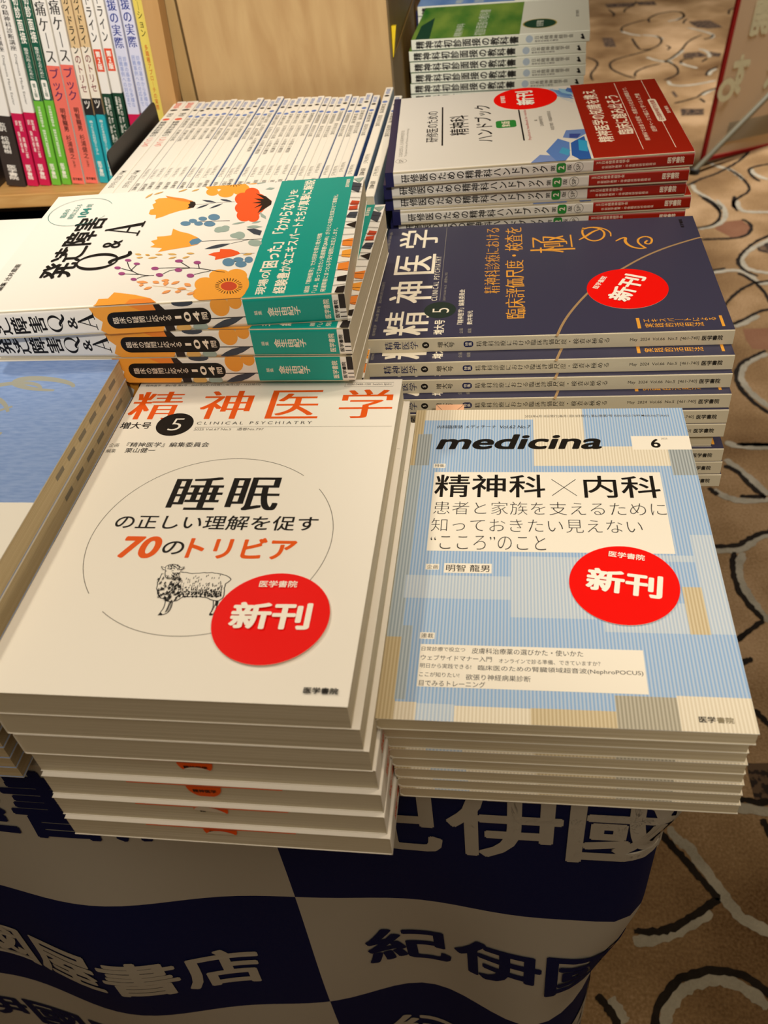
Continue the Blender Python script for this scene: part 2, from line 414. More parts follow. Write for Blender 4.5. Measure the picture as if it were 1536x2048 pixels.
CARPET_LIGHT=[[(222,606),(230,589),(243,580),(254,561),(270,532),(281,512),(290,495),(302,485),(320,477),(336,473)],
[(261,493),(235,480),(213,466),(193,457),(160,451)],
[(182,344),(185,360),(194,379),(207,395),(224,406),(244,414),(264,415),(283,407),(297,397),(307,387)],
[(125,382),(134,370),(141,357)],
[(312,642),(337,638),(367,636)],
[(430,1395),(443,1377),(458,1352),(474,1322),(490,1288)],
[(393,1304),(413,1281),(433,1273),(459,1271),(492,1277)],
[(339,1140),(364,1140),(401,1139),(426,1150),(448,1173),(473,1184)],
[(416,1135),(403,1106),(399,1085),(401,1054),(408,1028),(416,999),(430,974)],
[(439,1451),(462,1434),(524,1433)],
[(613,2610),(623,2549),(620,2500),(600,2454),(574,2436),(532,2420)],
[(667,2605),(663,2545),(679,2519),(738,2513),(765,2515)],
[(721,2351),(702,2338),(657,2298),(624,2257),(610,2224),(616,2182),(640,2161),(671,2152)],
[(522,2162),(572,2175),(602,2170),(623,2135),(630,2096),(660,2101)],
[(536,1893),(569,1914),(600,1944)],
[(588,1774),(553,1755),(523,1721),(511,1688),(515,1640),(529,1604),(553,1563)],
[(629,2896),(660,2854),(688,2834),(705,2791),(714,2743)],
[(751,2826),(751,2794),(761,2769),(784,2742)],
[(559,2729),(560,2683),(581,2643),(598,2604),(615,2546)],
[(710,3533),(742,3574),(764,3594)],
[(611,3721),(612,3671),(659,3649),(718,3662),(787,3692)],
[(628,3954),(663,4003),(694,4053),(722,4105)],
[(785,4434),(818,4392),(861,4332),(876,4289),(855,4239)],
[(784,4105),(806,4085),(815,4040),(808,3984)],
[(686,3935),(705,3897),(743,3855)],
[(771,3758),(782,3801),(810,3834)],
[(715,4555),(764,4577),(797,4621)],
[(496,4450),(533,4388),(575,4357)],
[(582,4366),(630,4344),(662,4285)],
[(564,4041),(604,3978),(662,3948)]]
CARPET_BLOB=[[(343,710),(383,713),(370,651),(343,650),(342,688)],
[(575,2421),(615,2464),(656,2469),(674,2424),(650,2364),(616,2352)],
[(666,2311),(710,2345),(693,2259),(665,2276)],
[(553,1884),(619,1884),(599,1789),(558,1796),(551,1833)],
[(803,4531),(893,4533),(933,4404),(871,4395),(823,4424),(807,4496)],
[(716,4062),(779,4070),(809,3998),(706,3993)],
[(615,3404),(695,3390),(686,3328),(608,3330)],
[(816,4068),(862,4029),(847,3983),(809,3998)],
[(606,3593),(618,3597),(625,3537),(613,3528)],
[(461,4948),(598,4932),(597,4858),(468,4871)],
[(407,4368),(451,4357),(456,4216),(407,4227)],
[(611,4941),(697,4928),(700,4852),(617,4877)]]
fl = MB(); fl.face([(-6000, -3000, 0), (6000, -3000, 0), (6000, 9000, 0), (-6000, 9000, 0)], PILE)
ca = Art(step=.02, base=.4)
fade = lambda t: min(1, .45 + min(t, 1-t)*5)
for ox, oy in ((0, 0), (900, 1700), (-1500, 400), (-1000, 2400), (1100, -700)):
    ca.z = .2
    for k, b_ in enumerate(CARPET_BLOB): ca.z = .2; ca.poly([(x+ox, y+oy) for x, y in b_], C_RUST if k in (1, 3) else C_BLOB)
    for s_ in CARPET_LIGHT: ca.z = .6; ca.stroke([(x+ox, y+oy) for x, y in s_], 15, C_LIGHT, jit=1.8, taper=fade)
    for s_ in CARPET_DARK: ca.z = 1.0; ca.stroke([(x+ox, y+oy) for x, y in s_], 9.5, C_DARK, jit=1.5, taper=fade)
rc = random.Random(11)
for k in range(800):        # the same winding tufted lines over the rest of the hall
    x, y = (rc.uniform(250, 3400), rc.uniform(-900, 4600)) if k % 4 else (rc.uniform(-3000, -1050), rc.uniform(-900, 4600))
    th = rc.uniform(0, 6.28); cu = rc.choice((-1, 1))*rc.uniform(.10, .2); pts = []
    for q in range(rc.randint(9, 17)):
        pts.append((x, y)); x += 26*math.cos(th); y += 26*math.sin(th); th += cu
        if q == 7: cu = -cu*.9
    if any(-950 < px < 330 + max(0, py-370)*.206 for px, py in pts): continue
    ca.z = .6; ca.stroke([(px + 13, py - 4) for px, py in pts], 15, C_LIGHT, jit=1.8, taper=fade, smooth=1); ca.z = 1.0; ca.stroke(pts, 9.5, C_DARK, jit=1.5, taper=fade, smooth=1)
    ca.z = .2
    if k % 9 == 0: ca.poly([(pts[0][0] + dx, pts[0][1] + dy) for dx, dy in ((0, 0), (120, 15), (135, 90), (20, 110))], C_RUST if k % 2 else C_BLOB)
fl.art(ca, (0, 0, 0), (1, 0, 0), (0, 1, 0))
struct('floor', fl.build('floor'))
WALLP = mat('#B9AC94', .9, .1); CEIL = mat('#D8D2C4', .9, .1)
for nm, q in (('wall_left', (-6100, -3000, -5, -6000, 9000, 2905)), ('wall_right', (6000, -3000, -5, 6100, 9000, 2905)), ('wall_back', (-6000, 9000, -5, 6000, 9100, 2905)), ('wall_front', (-6000, -3100, -5, 6000, -3000, 2905))):
    b = MB(); b.box(*q, WALLP); struct(nm, b.build(nm))
b = MB(); b.box(-6100, -3100, 2905, 6100, 9100, 3000, CEIL); struct('ceiling', b.build('ceiling'))

# ------------------------------------------------------------------ table and its printed cloth
NAVY = mat('#0E1440', .8, .15, 'cloth'); CLOTH = mat('#B0A898', .85, .1, 'cloth'); TABLEWOOD = mat('#B9A78A', .6, .2)
t = empty('display_table', P(-400, 900, -CAM_H)); tag(t, 'long display table hidden under the blue and white shop cloth', 'table')
b = MB(); b.box(-500, -635, 690, 490, 1100, 696, TABLEWOOD); o = obj('table_top', b.build('table_top'), t)
for lx in (-470, 300):
    for ly in (-480, 1060):
        b = MB(); b.tube((lx, ly, 0), (lx, ly, 690), 15, mat('#77777A', .4, .5)); obj('leg', b.build('leg'), t)

def sstep(a, b, x):
    u = min(1, max(0, (x-a)/(b-a))); return u*u*(3-2*u)
XL, XR, YF = -910.0, 104.0, 251.0
def front_pt(u, d):
    """u: millimetres along the front from the left (right corner at XR), d: millimetres down from the table edge"""
    k = sstep(0, 320, d)
    r = 16 + 12*sstep(0, 60, d) + 48*sstep(130, 340, d)
    pull = 6*sstep(15, 60, d) + 16*sstep(140, 420, d)
    xr = XR - pull; s1 = xr - r; arc = r*math.pi/2
    yf = YF + 3
    bulge = k*(-30*math.exp(-((u+290)/95)**2) + 14*math.exp(-((u+70)/60)**2) - 12*math.exp(-((u-10)/55)**2) - 10*math.exp(-((u+470)/80)**2)) + 5*k*math.sin(u*.03 + d*.008)
    if u <= s1: x, y = u, yf + bulge
    elif u <= s1 + arc:
        a = (u-s1)/r; x, y = s1 + r*math.sin(a), yf + r - r*math.cos(a) + bulge*math.cos(a)
    else: x, y = xr + 8*k*math.sin((u-s1-arc)*.02), yf + r + (u-s1-arc)
    z = -d + 6*sstep(0, 14, 14-d) - 6
    return Vector((x, y, TABLE + z if d > 14 else TABLE - (1-math.cos(min(d, 14)/14*math.pi/2))*14*1.0))
def cloth_normal(u, d):
    a = front_pt(u+2, d) - front_pt(u-2, d); c = front_pt(u, d+2) - front_pt(u, max(0, d-2))
    n = a.cross(c); n.normalize(); return -n
def cell_dark(u, d):
    col = 0 if u < -148 + (d-160)*.004 else 1
    if u > 255: col = 0
    if u < -552: col = 1
    row = 0 if d < 157 else 1 if d < 353 else 2 if d < 550 else 3
    return (row + col) % 2 == 1
cl = MB(); ND, W_, I_ = mat('#0E1440', .8, .15, 'cloth'), mat('#B0A898', .85, .1, 'cloth'), None
us = sorted(set([XL + 12*i for i in range(int((1500-XL)/12))] + [-148, 255, -552])); ds = sorted(set([0, 3, 6, 9, 12, 14] + [18 + 10*i for i in range(57)] + [157, 353, 550]))
grid = [[tuple(front_pt(u, d)) for d in ds] for u in us]
nv = len(ds); cl.V = [p for c in grid for p in c]
for i in range(len(us)-1):
    for j in range(nv-1):
        m = ND if cell_dark((us[i]+us[i+1])/2, (ds[j]+ds[j+1])/2) else W_
        cl.F.append((i*nv+j, i*nv+j+1, (i+1)*nv+j+1, (i+1)*nv+j)); cl.MI.append(cl.mi(m))
# the part lying on the table top
for iy in range(-1, 9):
    y0 = max(YF+3, YF + 40 + 197*(iy-0)); y1 = YF + 40 + 197*(iy+1)
    if iy == -1: y0, y1 = YF+3, YF+40
    y1 = min(y1, 1990)
    for x0, x1, c in ((XL, -552, 1), (-552, -148, 0), (-148, XR, 1)):
        if y1 > y0: cl.face([(x0, y0, TABLE), (x1, y0, TABLE), (x1, y1, TABLE), (x0, y1, TABLE)], ND if (iy + 1 + c) % 2 == 1 else W_)
# lettering: rows of the shop's name, white on blue and blue on white
def cloth_text(chars, u0, pitch, dc, hh, m, wd=None, slope=0.0, slope_from=-1e9):
    for i, ch in enumerate(chars):
        a = Art(); ww = (wd or pitch*.96)
        a.text(ch, 0, 0, ww, hh, m, .026, res=3)
        tri = [(a.V[f[0]], a.V[f[k]], a.V[f[k+1]]) for f in a.F for k in range(1, len(f)-1)]
        for _ in range(5):
            nt = []
            for p, q, r in tri:
                e = [(math.dist(p[:2], q[:2]), 0), (math.dist(q[:2], r[:2]), 1), (math.dist(r[:2], p[:2]), 2)]; l, w_ = max(e)
                if l < 9: nt.append((p, q, r)); continue
                if w_ == 1: p, q, r = q, r, p
                elif w_ == 2: p, q, r = r, p, q
                mm = tuple((s+t_)/2 for s, t_ in zip(p, q)); nt += [(p, mm, r), (mm, q, r)]
            tri = nt
        for tr in tri:
            pts = []
            for x, y, z in tr:
                u = u0 + i*pitch + x; d = dc + hh/2 - y + slope*(u-u0)
                d = max(d, .5); pts.append(tuple(front_pt(u, d) + cloth_normal(u, d)*.9))
            cl.face(pts, m)
NAME_ = '紀伊國屋書店'
cloth_text(NAME_, -580, 65, 43, 70, ND)
cloth_text(NAME_, -580, 65, 258, 64, W_, slope=.035)
cloth_text(NAME_, -590, 65, 444, 64, ND, slope=.03)
cloth_text(NAME_, -107, 72, 36, 76, W_, slope=0)
cloth_text(NAME_, -107, 69, 251, 72, ND)
cloth_text(NAME_, -107, 69, 470, 68, W_)
o = obj('tablecloth', cl.build('tablecloth')); o.location = (0, 0, CAM_H*MM)
for p_ in o.data.polygons: p_.use_smooth = True
tag(o, 'blue and white checked cloth printed with the shop name over the table', 'tablecloth')

# ------------------------------------------------------------------ orange-titled white magazines, front left pile
ORANGE = mat('#EA5A08', .5, .3); WHITE = mat('#F4EEE2', .5, .25); BLACK = mat('#15110E', .5, .25)
w_, h_, t_ = 182, 257, 18.0
a = Art(clip=(0, 0, w_, h_))
a.text('精神医学　第67巻 第5号　2025年5月15日発行(毎月1回・15日発行)', 5, 251.4, 86, 254.2, GREYINK, .005)
a.stroke([(144.4, 249), (176.6, 249), (176.6, 253.6), (144.4, 253.6), (144.4, 249)], .25, GREYINK, smooth=0)
a.text('ISSN 0488-1281 Seishin Igaku', 146, 250.1, 175.2, 252.5, GREYINK, .005)
for ch, x in zip('精神医学', (2.5, 50.7, 97, 144)): a.text(ch, x, 214.5, x+34.5, 245.5, ORANGE, .005, 'm', res=6)
a.disc(38.8, 208.9, 12.3, 12.0, BLACK); a.text('5', 35.2, 202.5, 43, 215.2, WHITE, -.012, shear=.12, res=5)
a.text('増大号', 2.2, 204.4, 23, 211.6, BLACK, .02)
a.text('CLINICAL PSYCHIATRY', 53.4, 208.6, 129, 211.5, BLACK, 0, space=1.5)
a.rect(53.2, 205.7, 180.3, 206.0, LIGHTINK); a.text('2025 Vol.67 No.5　通巻No.797', 53.2, 202.2, 99, 205.0, GREYINK)
a.text('企画', 1.8, 185.8, 8.3, 189.6, GREYINK); a.text('『精神医学』編集委員会', 13.4, 185.6, 67.5, 190.4, BLACK, .01)
a.text('編集', 1.8, 180.1, 8.2, 183.8, GREYINK); a.text('栗山健一', 14.3, 180, 34, 184.8, BLACK, .01)
a.arc(89.5, 105.5, 68.7, 50.5, 218, .35, GREYINK); a.arc(89.5, 105.5, 68.7, 232, 397, .35, GREYINK)
a.text('睡', 56.5, 128, 88, 156.8, BLACK, .012, 'm', res=6); a.text('眠', 91.5, 128, 122.5, 156.8, BLACK, .012, 'm', res=6)
a.text('の正しい理解を促す', 31, 112, 148.5, 123.8, BLACK, .012, res=5)
a.text('70', 40, 89.3, 63, 106.4, ORANGE, .035, shear=.1, res=6); a.text('の', 65.2, 92.6, 77.4, 102.8, BLACK, .012, res=5); a.text('トリビア', 79.5, 90, 139.8, 106.2, ORANGE, .03, res=5)
# the engraved sheep
def sc(pts):                 # sketch units 55..775 x 45..530
    out = []
    for x, y in pts:
        u, t = (x-55)/720, (y-45)/485
        out.append((SH[0][0]*(1-u)*(1-t) + SH[1][0]*u*(1-t) + SH[2][0]*(1-u)*t + SH[3][0]*u*t, SH[0][1]*(1-u)*(1-t) + SH[1][1]*u*(1-t) + SH[2][1]*(1-u)*t + SH[3][1]*u*t))
    return out
SH = ((65.3, 84.8), (107.1, 85.8), (76.5, 49.5), (115.7, 50.9))
FLEECE = mat('#F4EEE2', .5, .25)
body = [(62,275),(75,220),(95,175),(120,130),(220,110),(330,120),(380,135),(480,132),(560,125),(640,130),(720,150),(760,170),(772,190),(750,215),(720,240),(708,280),(705,340),(695,370),(660,395),(600,390),(540,365),(450,355),(320,355),(260,390),(210,405),(160,395),(140,370),(100,370),(75,325)]
rs = random.Random(5)
for leg in ([(150, 390), (218, 395), (205, 450), (185, 490), (150, 515), (80, 527), (100, 500), (135, 455)], [(605, 388), (655, 392), (640, 440), (622, 490), (600, 525), (562, 527), (585, 495), (605, 450)]):
    a.poly(sc(leg), FLEECE); a.stroke(sc(leg + leg[:1]), .55, BLACK, smooth=1)
    for k in range(9): a.stroke(sc([(leg[1][0] - 12 - k*6, 405 + k*11), (leg[1][0] - 28 - k*6, 412 + k*11)]), .55, BLACK)
a.poly(sc([(72, 527), (100, 500), (120, 515), (110, 527)]), BLACK); a.poly(sc([(562, 527), (580, 505), (598, 515), (590, 527)]), BLACK); a.poly(sc([(625, 392), (655, 394), (640, 445), (622, 440)]), BLACK)
for k in range(3): a.stroke(sc([(205 - k*8, 400), (195 - k*12, 450), (170 - k*10, 495)]), .3, BLACK)
wob = []
for p, q in zip(body, body[1:] + body[:1]):
    n = max(2, int(math.dist(p, q)/17))
    wob += [(p[0] + (q[0]-p[0])*k/n + rs.uniform(-4, 4), p[1] + (q[1]-p[1])*k/n + rs.uniform(-4, 4)) for k in range(n)]
a.poly(sc(wob), FLEECE); a.stroke(sc(wob + wob[:1]), .5, BLACK, smooth=1)
tp = lambda t: .35 + .8*math.sin(math.pi*t)
for col in range(24):
    x0 = 300 + col*17.5
    for row in range(11):
        y = 150 + row*19.5 + rs.uniform(-5, 5); x = x0 - row*3.0 + rs.uniform(-5, 5)
        if rs.random() > .22 + .78*sstep(.25, .85, row/10): continue
        if y > 365 + (25 if x > 560 else -18) or x > 705: continue
        l = rs.uniform(14, 24); a.stroke(sc([(x+5, y), (x-2, y+l*.4), (x+1, y+l*.6), (x-7, y+l)]), .34 + .55*sstep(.45, 1, row/10), BLACK, smooth=1, taper=tp)
for k in range(150):
    x = rs.uniform(75, 310); y = rs.uniform(170, 395)
    if y < 210 and 130 < x < 270: continue
    if y > 375 and (x < 140 or x > 260): continue
    s1 = (x-190)/130; l = rs.uniform(14, 24)
    a.stroke(sc([(x, y), (x - 10*s1 + 5, y + l*.5), (x - 14 - 6*s1, y+l)]), rs.uniform(.35, .75), BLACK, smooth=1, taper=tp)
head = [(112, 140), (140, 85), (180, 55), (235, 48), (275, 62), (300, 95), (290, 130), (255, 165), (215, 190), (175, 192), (150, 178), (140, 140)]
a.poly(sc(head), FLEECE); a.stroke(sc([(140, 95), (160, 65), (200, 50), (245, 50), (280, 68), (300, 100)]), .45, BLACK)
a.poly(sc([(155, 85), (110, 68), (112, 82), (130, 108), (152, 108)]), BLACK); a.poly(sc([(270, 85), (335, 72), (328, 90), (295, 106), (262, 108)]), BLACK)
a.poly(sc([(148, 88), (118, 75), (122, 86), (136, 102), (148, 102)]), FLEECE); a.poly(sc([(276, 90), (325, 78), (318, 90), (292, 100), (272, 102)]), FLEECE)
a.stroke(sc([(152, 105), (146, 145), (152, 178), (175, 192), (205, 188), (228, 165), (240, 135)]), .45, BLACK)
for p in ([(160, 160), (172, 170), (186, 162)], [(172, 170), (172, 180)], [(158, 182), (176, 184), (196, 176)], [(152, 120), (164, 116)], [(208, 118), (228, 112)]): a.stroke(sc(p), .45, BLACK)
for k in range(70):
    x, y = (rs.uniform(165, 290), rs.uniform(52, 92)) if k < 30 else (rs.uniform(205, 285), rs.uniform(130, 200))
    a.stroke(sc([(x, y), (x + 7, y + 5), (x + 5, y + 12)]), .4, BLACK, smooth=1)
a.text('医学書院', 160.6, 5.9, 176.8, 9.4, BLACK, .03)
s = Art(); s.text('精神医学', 4.5, 196, 12.5, 240, ORANGE, .015, 'm', vertical=True); s.text('増大号', 5.5, 165, 11.5, 184, GREYINK, .01, vertical=True); s.text('睡眠の正しい理解を促す70のトリビア', 6, 60, 11.5, 150, GREYINK, 0, vertical=True)
cov = cover_mesh(w_, h_, t_, WHITE, WHITE, WHITE, a, s, r=1.0)
PG = mat('#E4DAC2', .85, .15, 'pages', c2='#C2B596')
blk = block_mesh(w_, h_, t_, PG)
SLIP = mat('#EE5A12', .6, .2); SLIPB = mat('#F1E6D0', .7, .15)
def slip_mesh(th, h, cx, fold, skew=0.0):
    """order slip between the pages: its edge shows as a line, its round tab hangs over the page edges, the tip folded up"""
    b = MB(); y = h - .45; zt = th - 1.6; r = 9.4
    b.box(cx-42, y-20, zt-.12, cx+42, y+.25, zt+.12, SLIP)
    lim = r*fold; pts = []
    for k in range(25):
        a_ = math.pi*k/24; px, pz = r*math.cos(a_), r*math.sin(a_)*1.1
        pts.append((px, min(pz, lim + skew*px)))
    V = [(cx + p, y + .55, zt - q) for p, q in pts]; n = len(V)
    b.mesh(V, [tuple(range(n))], SLIP); b.mesh([(p, q+.14, s_) for p, q, s_ in V], [tuple(range(n))[::-1]], SLIP)
    if fold < .95:
        seg = []
        for k in range(25):
            a_ = math.pi*k/24; px, pz = r*math.cos(a_), r*math.sin(a_)*1.1; base = lim + skew*px
            if pz > base: seg.append((px, base - (pz - base), .9 + .16*(pz-base)))
        q0, q1 = seg[0], seg[-1]; seg = [(q0[0], lim + skew*q0[0], .75)] + seg + [(q1[0], lim + skew*q1[0], .75)]
        b.mesh([(cx + p, y + q_, zt - z) for p, z, q_ in seg], [tuple(range(len(seg)))[::-1]], SLIPB)
    at_ = Art(base=.2); at_.text('精神医学', -6.4, -5.4, 6.4, -2.2, BLACK, .03) if fold > .6 else at_.text('精', -6.2, -3.4, -3, -1, BLACK, .03)
    b.art(at_, (cx, y + .72, zt), (-1, 0, 0), (0, 0, 1))
    return b.build('sales_slip')
top_z = -322.6; n_ = 7
offs = [(0, 0), (3.6, .25), (6.0, .1), (8.0, .4), (9.2, -2.4), (9.6, -4.8), (11.2, -7.2)]
FLIP_X = [95, 92, 0, 92, 95]
for k in range(n_):
    parts = [('cover', cov), ('page_block', blk)]
    dx, dy = offs[k]; zb = top_z - t_*1.003*(k+1) - .02*k
    if k == 0: parts.append(('round_sticker', sticker_mesh(136.3, 49.8, t_, 1.0, lift=1.2), 'round red sticker with white lettering'))
    if k < 4 - 1: rot, loc = FLAT(-.15), P(-251.8+dx, 219+dy, zb)
    else:
        parts.append(('sales_slip', slip_mesh(t_, h_, 93, (.68, 1, .33, .5)[k-3], (0, 0, -.14, 0)[k-3]), 'orange order slip with a round tab'))
        rot, loc = FLAT(179.85), P(-251.8+dx+w_, 219+dy+h_, zb)
    lab = 'white magazine with orange title, sheep and red sticker, top of the front left pile' if k == 0 else \
          f'white magazine, {ordlab(k, n_)} of the front left pile' + ('' if k < 3 else ', orange slip tab in front')
    book('magazine', parts, loc, rot, lab, 'magazine', 'white magazines in the front left pile')

# ------------------------------------------------------------------ blue striped magazines, front right pile
t_ = 9.28
def ST(c1, c2): return mat(c1, .42, .3, 'stripe', c2=c2)
S_BLUE = ST('#8FB2DC', '#BCCDE0'); S_LIGHT = ST('#B4C6DA', '#D2DAE0'); S_TAN = ST('#C2B08C', '#D9CAA8'); S_CREAM = ST('#DDD2BA', '#EFE6D2'); S_GREY = ST('#8E9698', '#B4BBBC'); S_BG = ST('#9AA9B4', '#BCC7CC'); S_TG = ST('#A09A88', '#C2BCAA'); S_DT = ST('#B9A680', '#CDBD98')
a = Art(clip=(0, 0, w_, h_))
a.rect(0, 0, w_, h_, S_BLUE)
for x0, y0, x1, y1, m in ((7, 245, 115, 257, S_CREAM), (0, 229, 7, 257, S_DT), (0, 196, 4, 257, S_DT), (0, 52, 8.5, 196, S_BG), (3.5, 196, 13, 229.3, S_GREY), (0, 0, 9, 52, S_DT), (8.5, 12, 14, 60, S_BG),
                          (81.5, 215, 115, 245, S_CREAM), (81.3, 195.3, 167, 215.2, S_CREAM), (167, 186.4, 182, 211.8, S_GREY), (7, 80, 67, 97.5, S_LIGHT), (66.5, 67.5, 116, 113.5, S_LIGHT),
                          (116, 59, 170, 80, S_LIGHT), (169.3, 59.3, 182, 133, S_LIGHT), (159.3, 58.8, 169.7, 92, S_TAN), (130, 111, 169, 116, S_LIGHT),
                          (9, 0, 20, 10.6, S_CREAM), (20, 0, 39, 10, S_LIGHT), (39, 0, 76.5, 9.3, S_CREAM), (76.5, 0, 117.5, 9.6, S_TAN), (117.5, 0, 147, 18.9, S_TG), (147, 0, 182, 20, S_CREAM)): a.rect(x0, y0, x1, y1, m)
LABEL = mat('#F5EEDF', .45, .25)
a.rect(145, 211.7, 182, 226, LABEL); a.text('6', 157, 213.6, 163, 223, BLACK, .025, res=5); a.text('2025', 164, 222.4, 168, 224, GREYINK)
a.text('2025年6月10日発行(毎月1回10日発行) 第62巻第7号 ISSN 0025-7699 Medicina(Tokyo)', 76, 246.8, 172, 250.2, GREYINK, .004)
a.text('内科臨床誌 メディチーナ', 16, 235.4, 56.5, 239.2, BLACK, .006); a.text('Vol.62 No.7', 58.5, 235.2, 79.2, 238.6, BLACK, .006, shear=.18)
a.text('medicina', 16.3, 212.4, 125, 228.6, BLACK, .03, shear=.28, res=6)
a.rect(16.3, 193.2, 24.1, 197.6, LABEL); a.text('特集', 17.1, 194, 23.4, 197, BLACK)
a.rect(17.3, 117.2, 159.3, 189, LABEL)
a.text('精神科', 18.3, 164.6, 88, 186.6, BLACK, .012, res=5); a.text('内科', 111.5, 164.6, 157.8, 185.6, BLACK, .012, res=5)
a.stroke([(92, 166.5), (107, 182)], .5, BLACK); a.stroke([(92, 182), (107, 166.5)], .5, BLACK)
a.text('患者と家族を支えるために', 19, 148.8, 158.8, 160.6, BLACK, -.014, res=4); a.text('知っておきたい見えない', 18.6, 133.6, 143.4, 145.2, BLACK, -.014, res=4); a.text('“こころ”のこと', 19, 118.6, 87, 130.6, BLACK, -.014, res=4)
a.rect(17.7, 101.9, 25.6, 106.4, LABEL); a.text('企画', 18.5, 102.6, 24.9, 105.8, BLACK); a.rect(28.4, 99.6, 55.8, 107.2, LABEL); a.text('明智 龍男', 29.6, 100.6, 54.6, 106.2, BLACK, .006)
a.rect(18.3, 51, 26.3, 55.4, LABEL); a.text('連載', 19, 51.7, 25.6, 54.8, BLACK)
a.rect(19.2, 20.1, 134, 47.4, LABEL)
for s_, x0, x1, y0, y1 in (('日常診療で役立つ', 20, 43, 42.9, 45.8), ('皮膚科治療薬の選びかた・使いかた', 46.5, 103.7, 42, 45.8), ('ウェブサイドマナー入門', 20, 57, 36.9, 40.4), ('オンラインで診る準備、できていますか？', 60.6, 112, 36.4, 39.4),
                           ('明日から実践できる!', 20, 46.5, 31.8, 34.9), ('臨床医のための腎臓領域超音波(NephroPOCUS)', 50, 132.7, 30.9, 34.7), ('ここが知りたい!', 20, 40.6, 26.3, 29.3), ('欲張り神経病巣診断', 44, 76.7, 25.1, 28.8), ('目でみるトレーニング', 20.3, 54, 20.6, 24.2)):
    a.text(s_, x0, y0, x1, y1, BLACK, .002)
a.text('医学', 155.6, 5.1, 163.4, 8.7, mat('#3A352E', .5, .2), .03); a.text('書院', 163.8, 5.1, 171.7, 8.6, mat('#8A7F66', .5, .2), .03)
s = Art(); s.rect(0, 0, t_, h_, mat('#C9BC9E', .5, .25)); s.text('medicina', 2.5, 205, 6.5, 245, BLACK, .02, turn=-90)
SPT = mat('#C4B691', .5, .25)
cov = cover_mesh(w_, h_, t_, S_BLUE, SPT, mat('#DCD6C6', .5, .25), a, s, r=2.2)
blk = block_mesh(w_, h_, t_, mat('#DCD0B4', .85, .15, 'pages', c2='#C4B592'))
offs = [(0, 0), (-.6, 8), (1, 7), (1.8, 7.4), (2.8, 6.4), (3.6, 7), (4.4, 6), (5.2, 5.6), (5.8, 5)]
b = MB(); PEACH = mat('#EFB892', .6, .2); b.box(13.5, 235, 8.4, 33.5, 264.5, 8.62, PEACH)
aa = Art(); aa.stroke([(13.5, 264.5), (18, 258)], .35, GREYINK); aa.stroke([(33.5, 264.5), (29, 258)], .35, GREYINK); b.art(aa, (0, 0, 8.62), (1, 0, 0), (0, 1, 0)); peach = b.build('sales_slip')
for k in range(9):
    dx, dy = offs[k]; parts = [('cover', cov), ('page_block', blk)]
    if k == 0: parts += [('round_sticker', sticker_mesh(128.6, 92.8, t_, -9, lift=.8), 'round red sticker with white lettering'), ('sales_slip', peach, 'peach paper slip sticking out at the back')]
    lab = 'blue striped magazine with a red round sticker, top of the front right pile' if k == 0 else f'slim magazine with striped cover, {ordlab(k, 9)} of the front right pile'
    book('magazine', parts, P(-64.3+dx, 241+dy, -364.6 - t_*1.003*(k+1)), FLAT(0), lab, 'magazine', 'striped magazines in the front right pile')

# ------------------------------------------------------------------ dark blue journals, pile behind on the right
PURP = mat('#3B3A52', .40, .5); GOLD = mat('#E9A43C', .45, .3); SPC = mat('#D0C6AC', .5, .25); CREAM = mat('#F6EDD8', .45, .25); DOT = mat('#27352F', .45, .3)
t_ = 11.7
a = Art(clip=(0, 0, w_, h_))
for ch, x in zip('精神医学', (4.5, 51, 97, 143)): a.text(ch, x, 213, x+34.5, 246, CREAM, .012, 'm', res=5)
a.disc(39.5, 205.5, 12, 12, DOT); a.text('5', 35.5, 198.6, 42.2, 211, CREAM, -.01, res=4)
a.text('増大号', 4.6, 201, 25, 208.8, CREAM, .02); a.text('CLINICAL PSYCHIATRY', 53.6, 208.5, 126.5, 212.8, CREAM, .004, space=1.4)
a.rect(53.3, 206.2, 180, 206.5, LIGHTINK); a.text('2024 Vol.66 No.5　通巻No.785', 53.2, 202, 98, 204.4, LIGHTINK)
a.text('企画', 5.3, 187.3, 12.3, 190, LIGHTINK); a.text('『精神医学』編集委員会', 17.6, 187.4, 69.5, 192, CREAM, .008); a.text('編集', 5.6, 181.2, 12, 184, LIGHTINK); a.text('數井裕光', 17.4, 180.8, 37, 184.8, CREAM, .008)
a.text('精神科診療における', 62, 160.8, 175, 172.8, GOLD, -.008, 'm', res=4); a.text('臨床評価尺度・検査を', 24, 142, 174.8, 156.6, GOLD, -.002, 'm', res=4)
a.text('極', 125, 100, 156, 136, GOLD, -.006, 'm', res=6)
hand = lambda t: .55 + .75*math.sin(math.pi*min(1, t*1.02))
# brushed kana, drawn as strokes
a.stroke([(146, 96), (152, 90), (160, 84), (164, 78)], 1.7, GOLD, taper=hand)
a.stroke([(168, 91), (158, 93), (147, 90), (142, 84), (146, 77), (156, 74), (165, 77), (169, 85), (165, 92)], 1.7, GOLD); a.stroke([(166, 91), (169, 84), (166, 75), (158, 69.5), (150, 70)], 1.9, GOLD, taper=lambda t: 1 - .5*t)
a.stroke([(141, 67), (146, 62), (147, 58), (140, 60), (131, 57), (126, 50), (127, 44)], 1.8, GOLD, taper=hand); a.stroke([(127, 45), (136, 50), (144, 49), (148, 43), (144, 38), (136, 39), (133, 42), (136, 45), (140, 42)], 1.7, GOLD)
a.stroke([(142, -1), (140, 4.4), (127, 28.6), (111.2, 49.5), (93.3, 67), (77, 81.9), (57.9, 95.6), (34.5, 108), (15.7, 115.9), (-2, 121)], 1.9, mat('#A98A62', .45, .3), smooth=3)
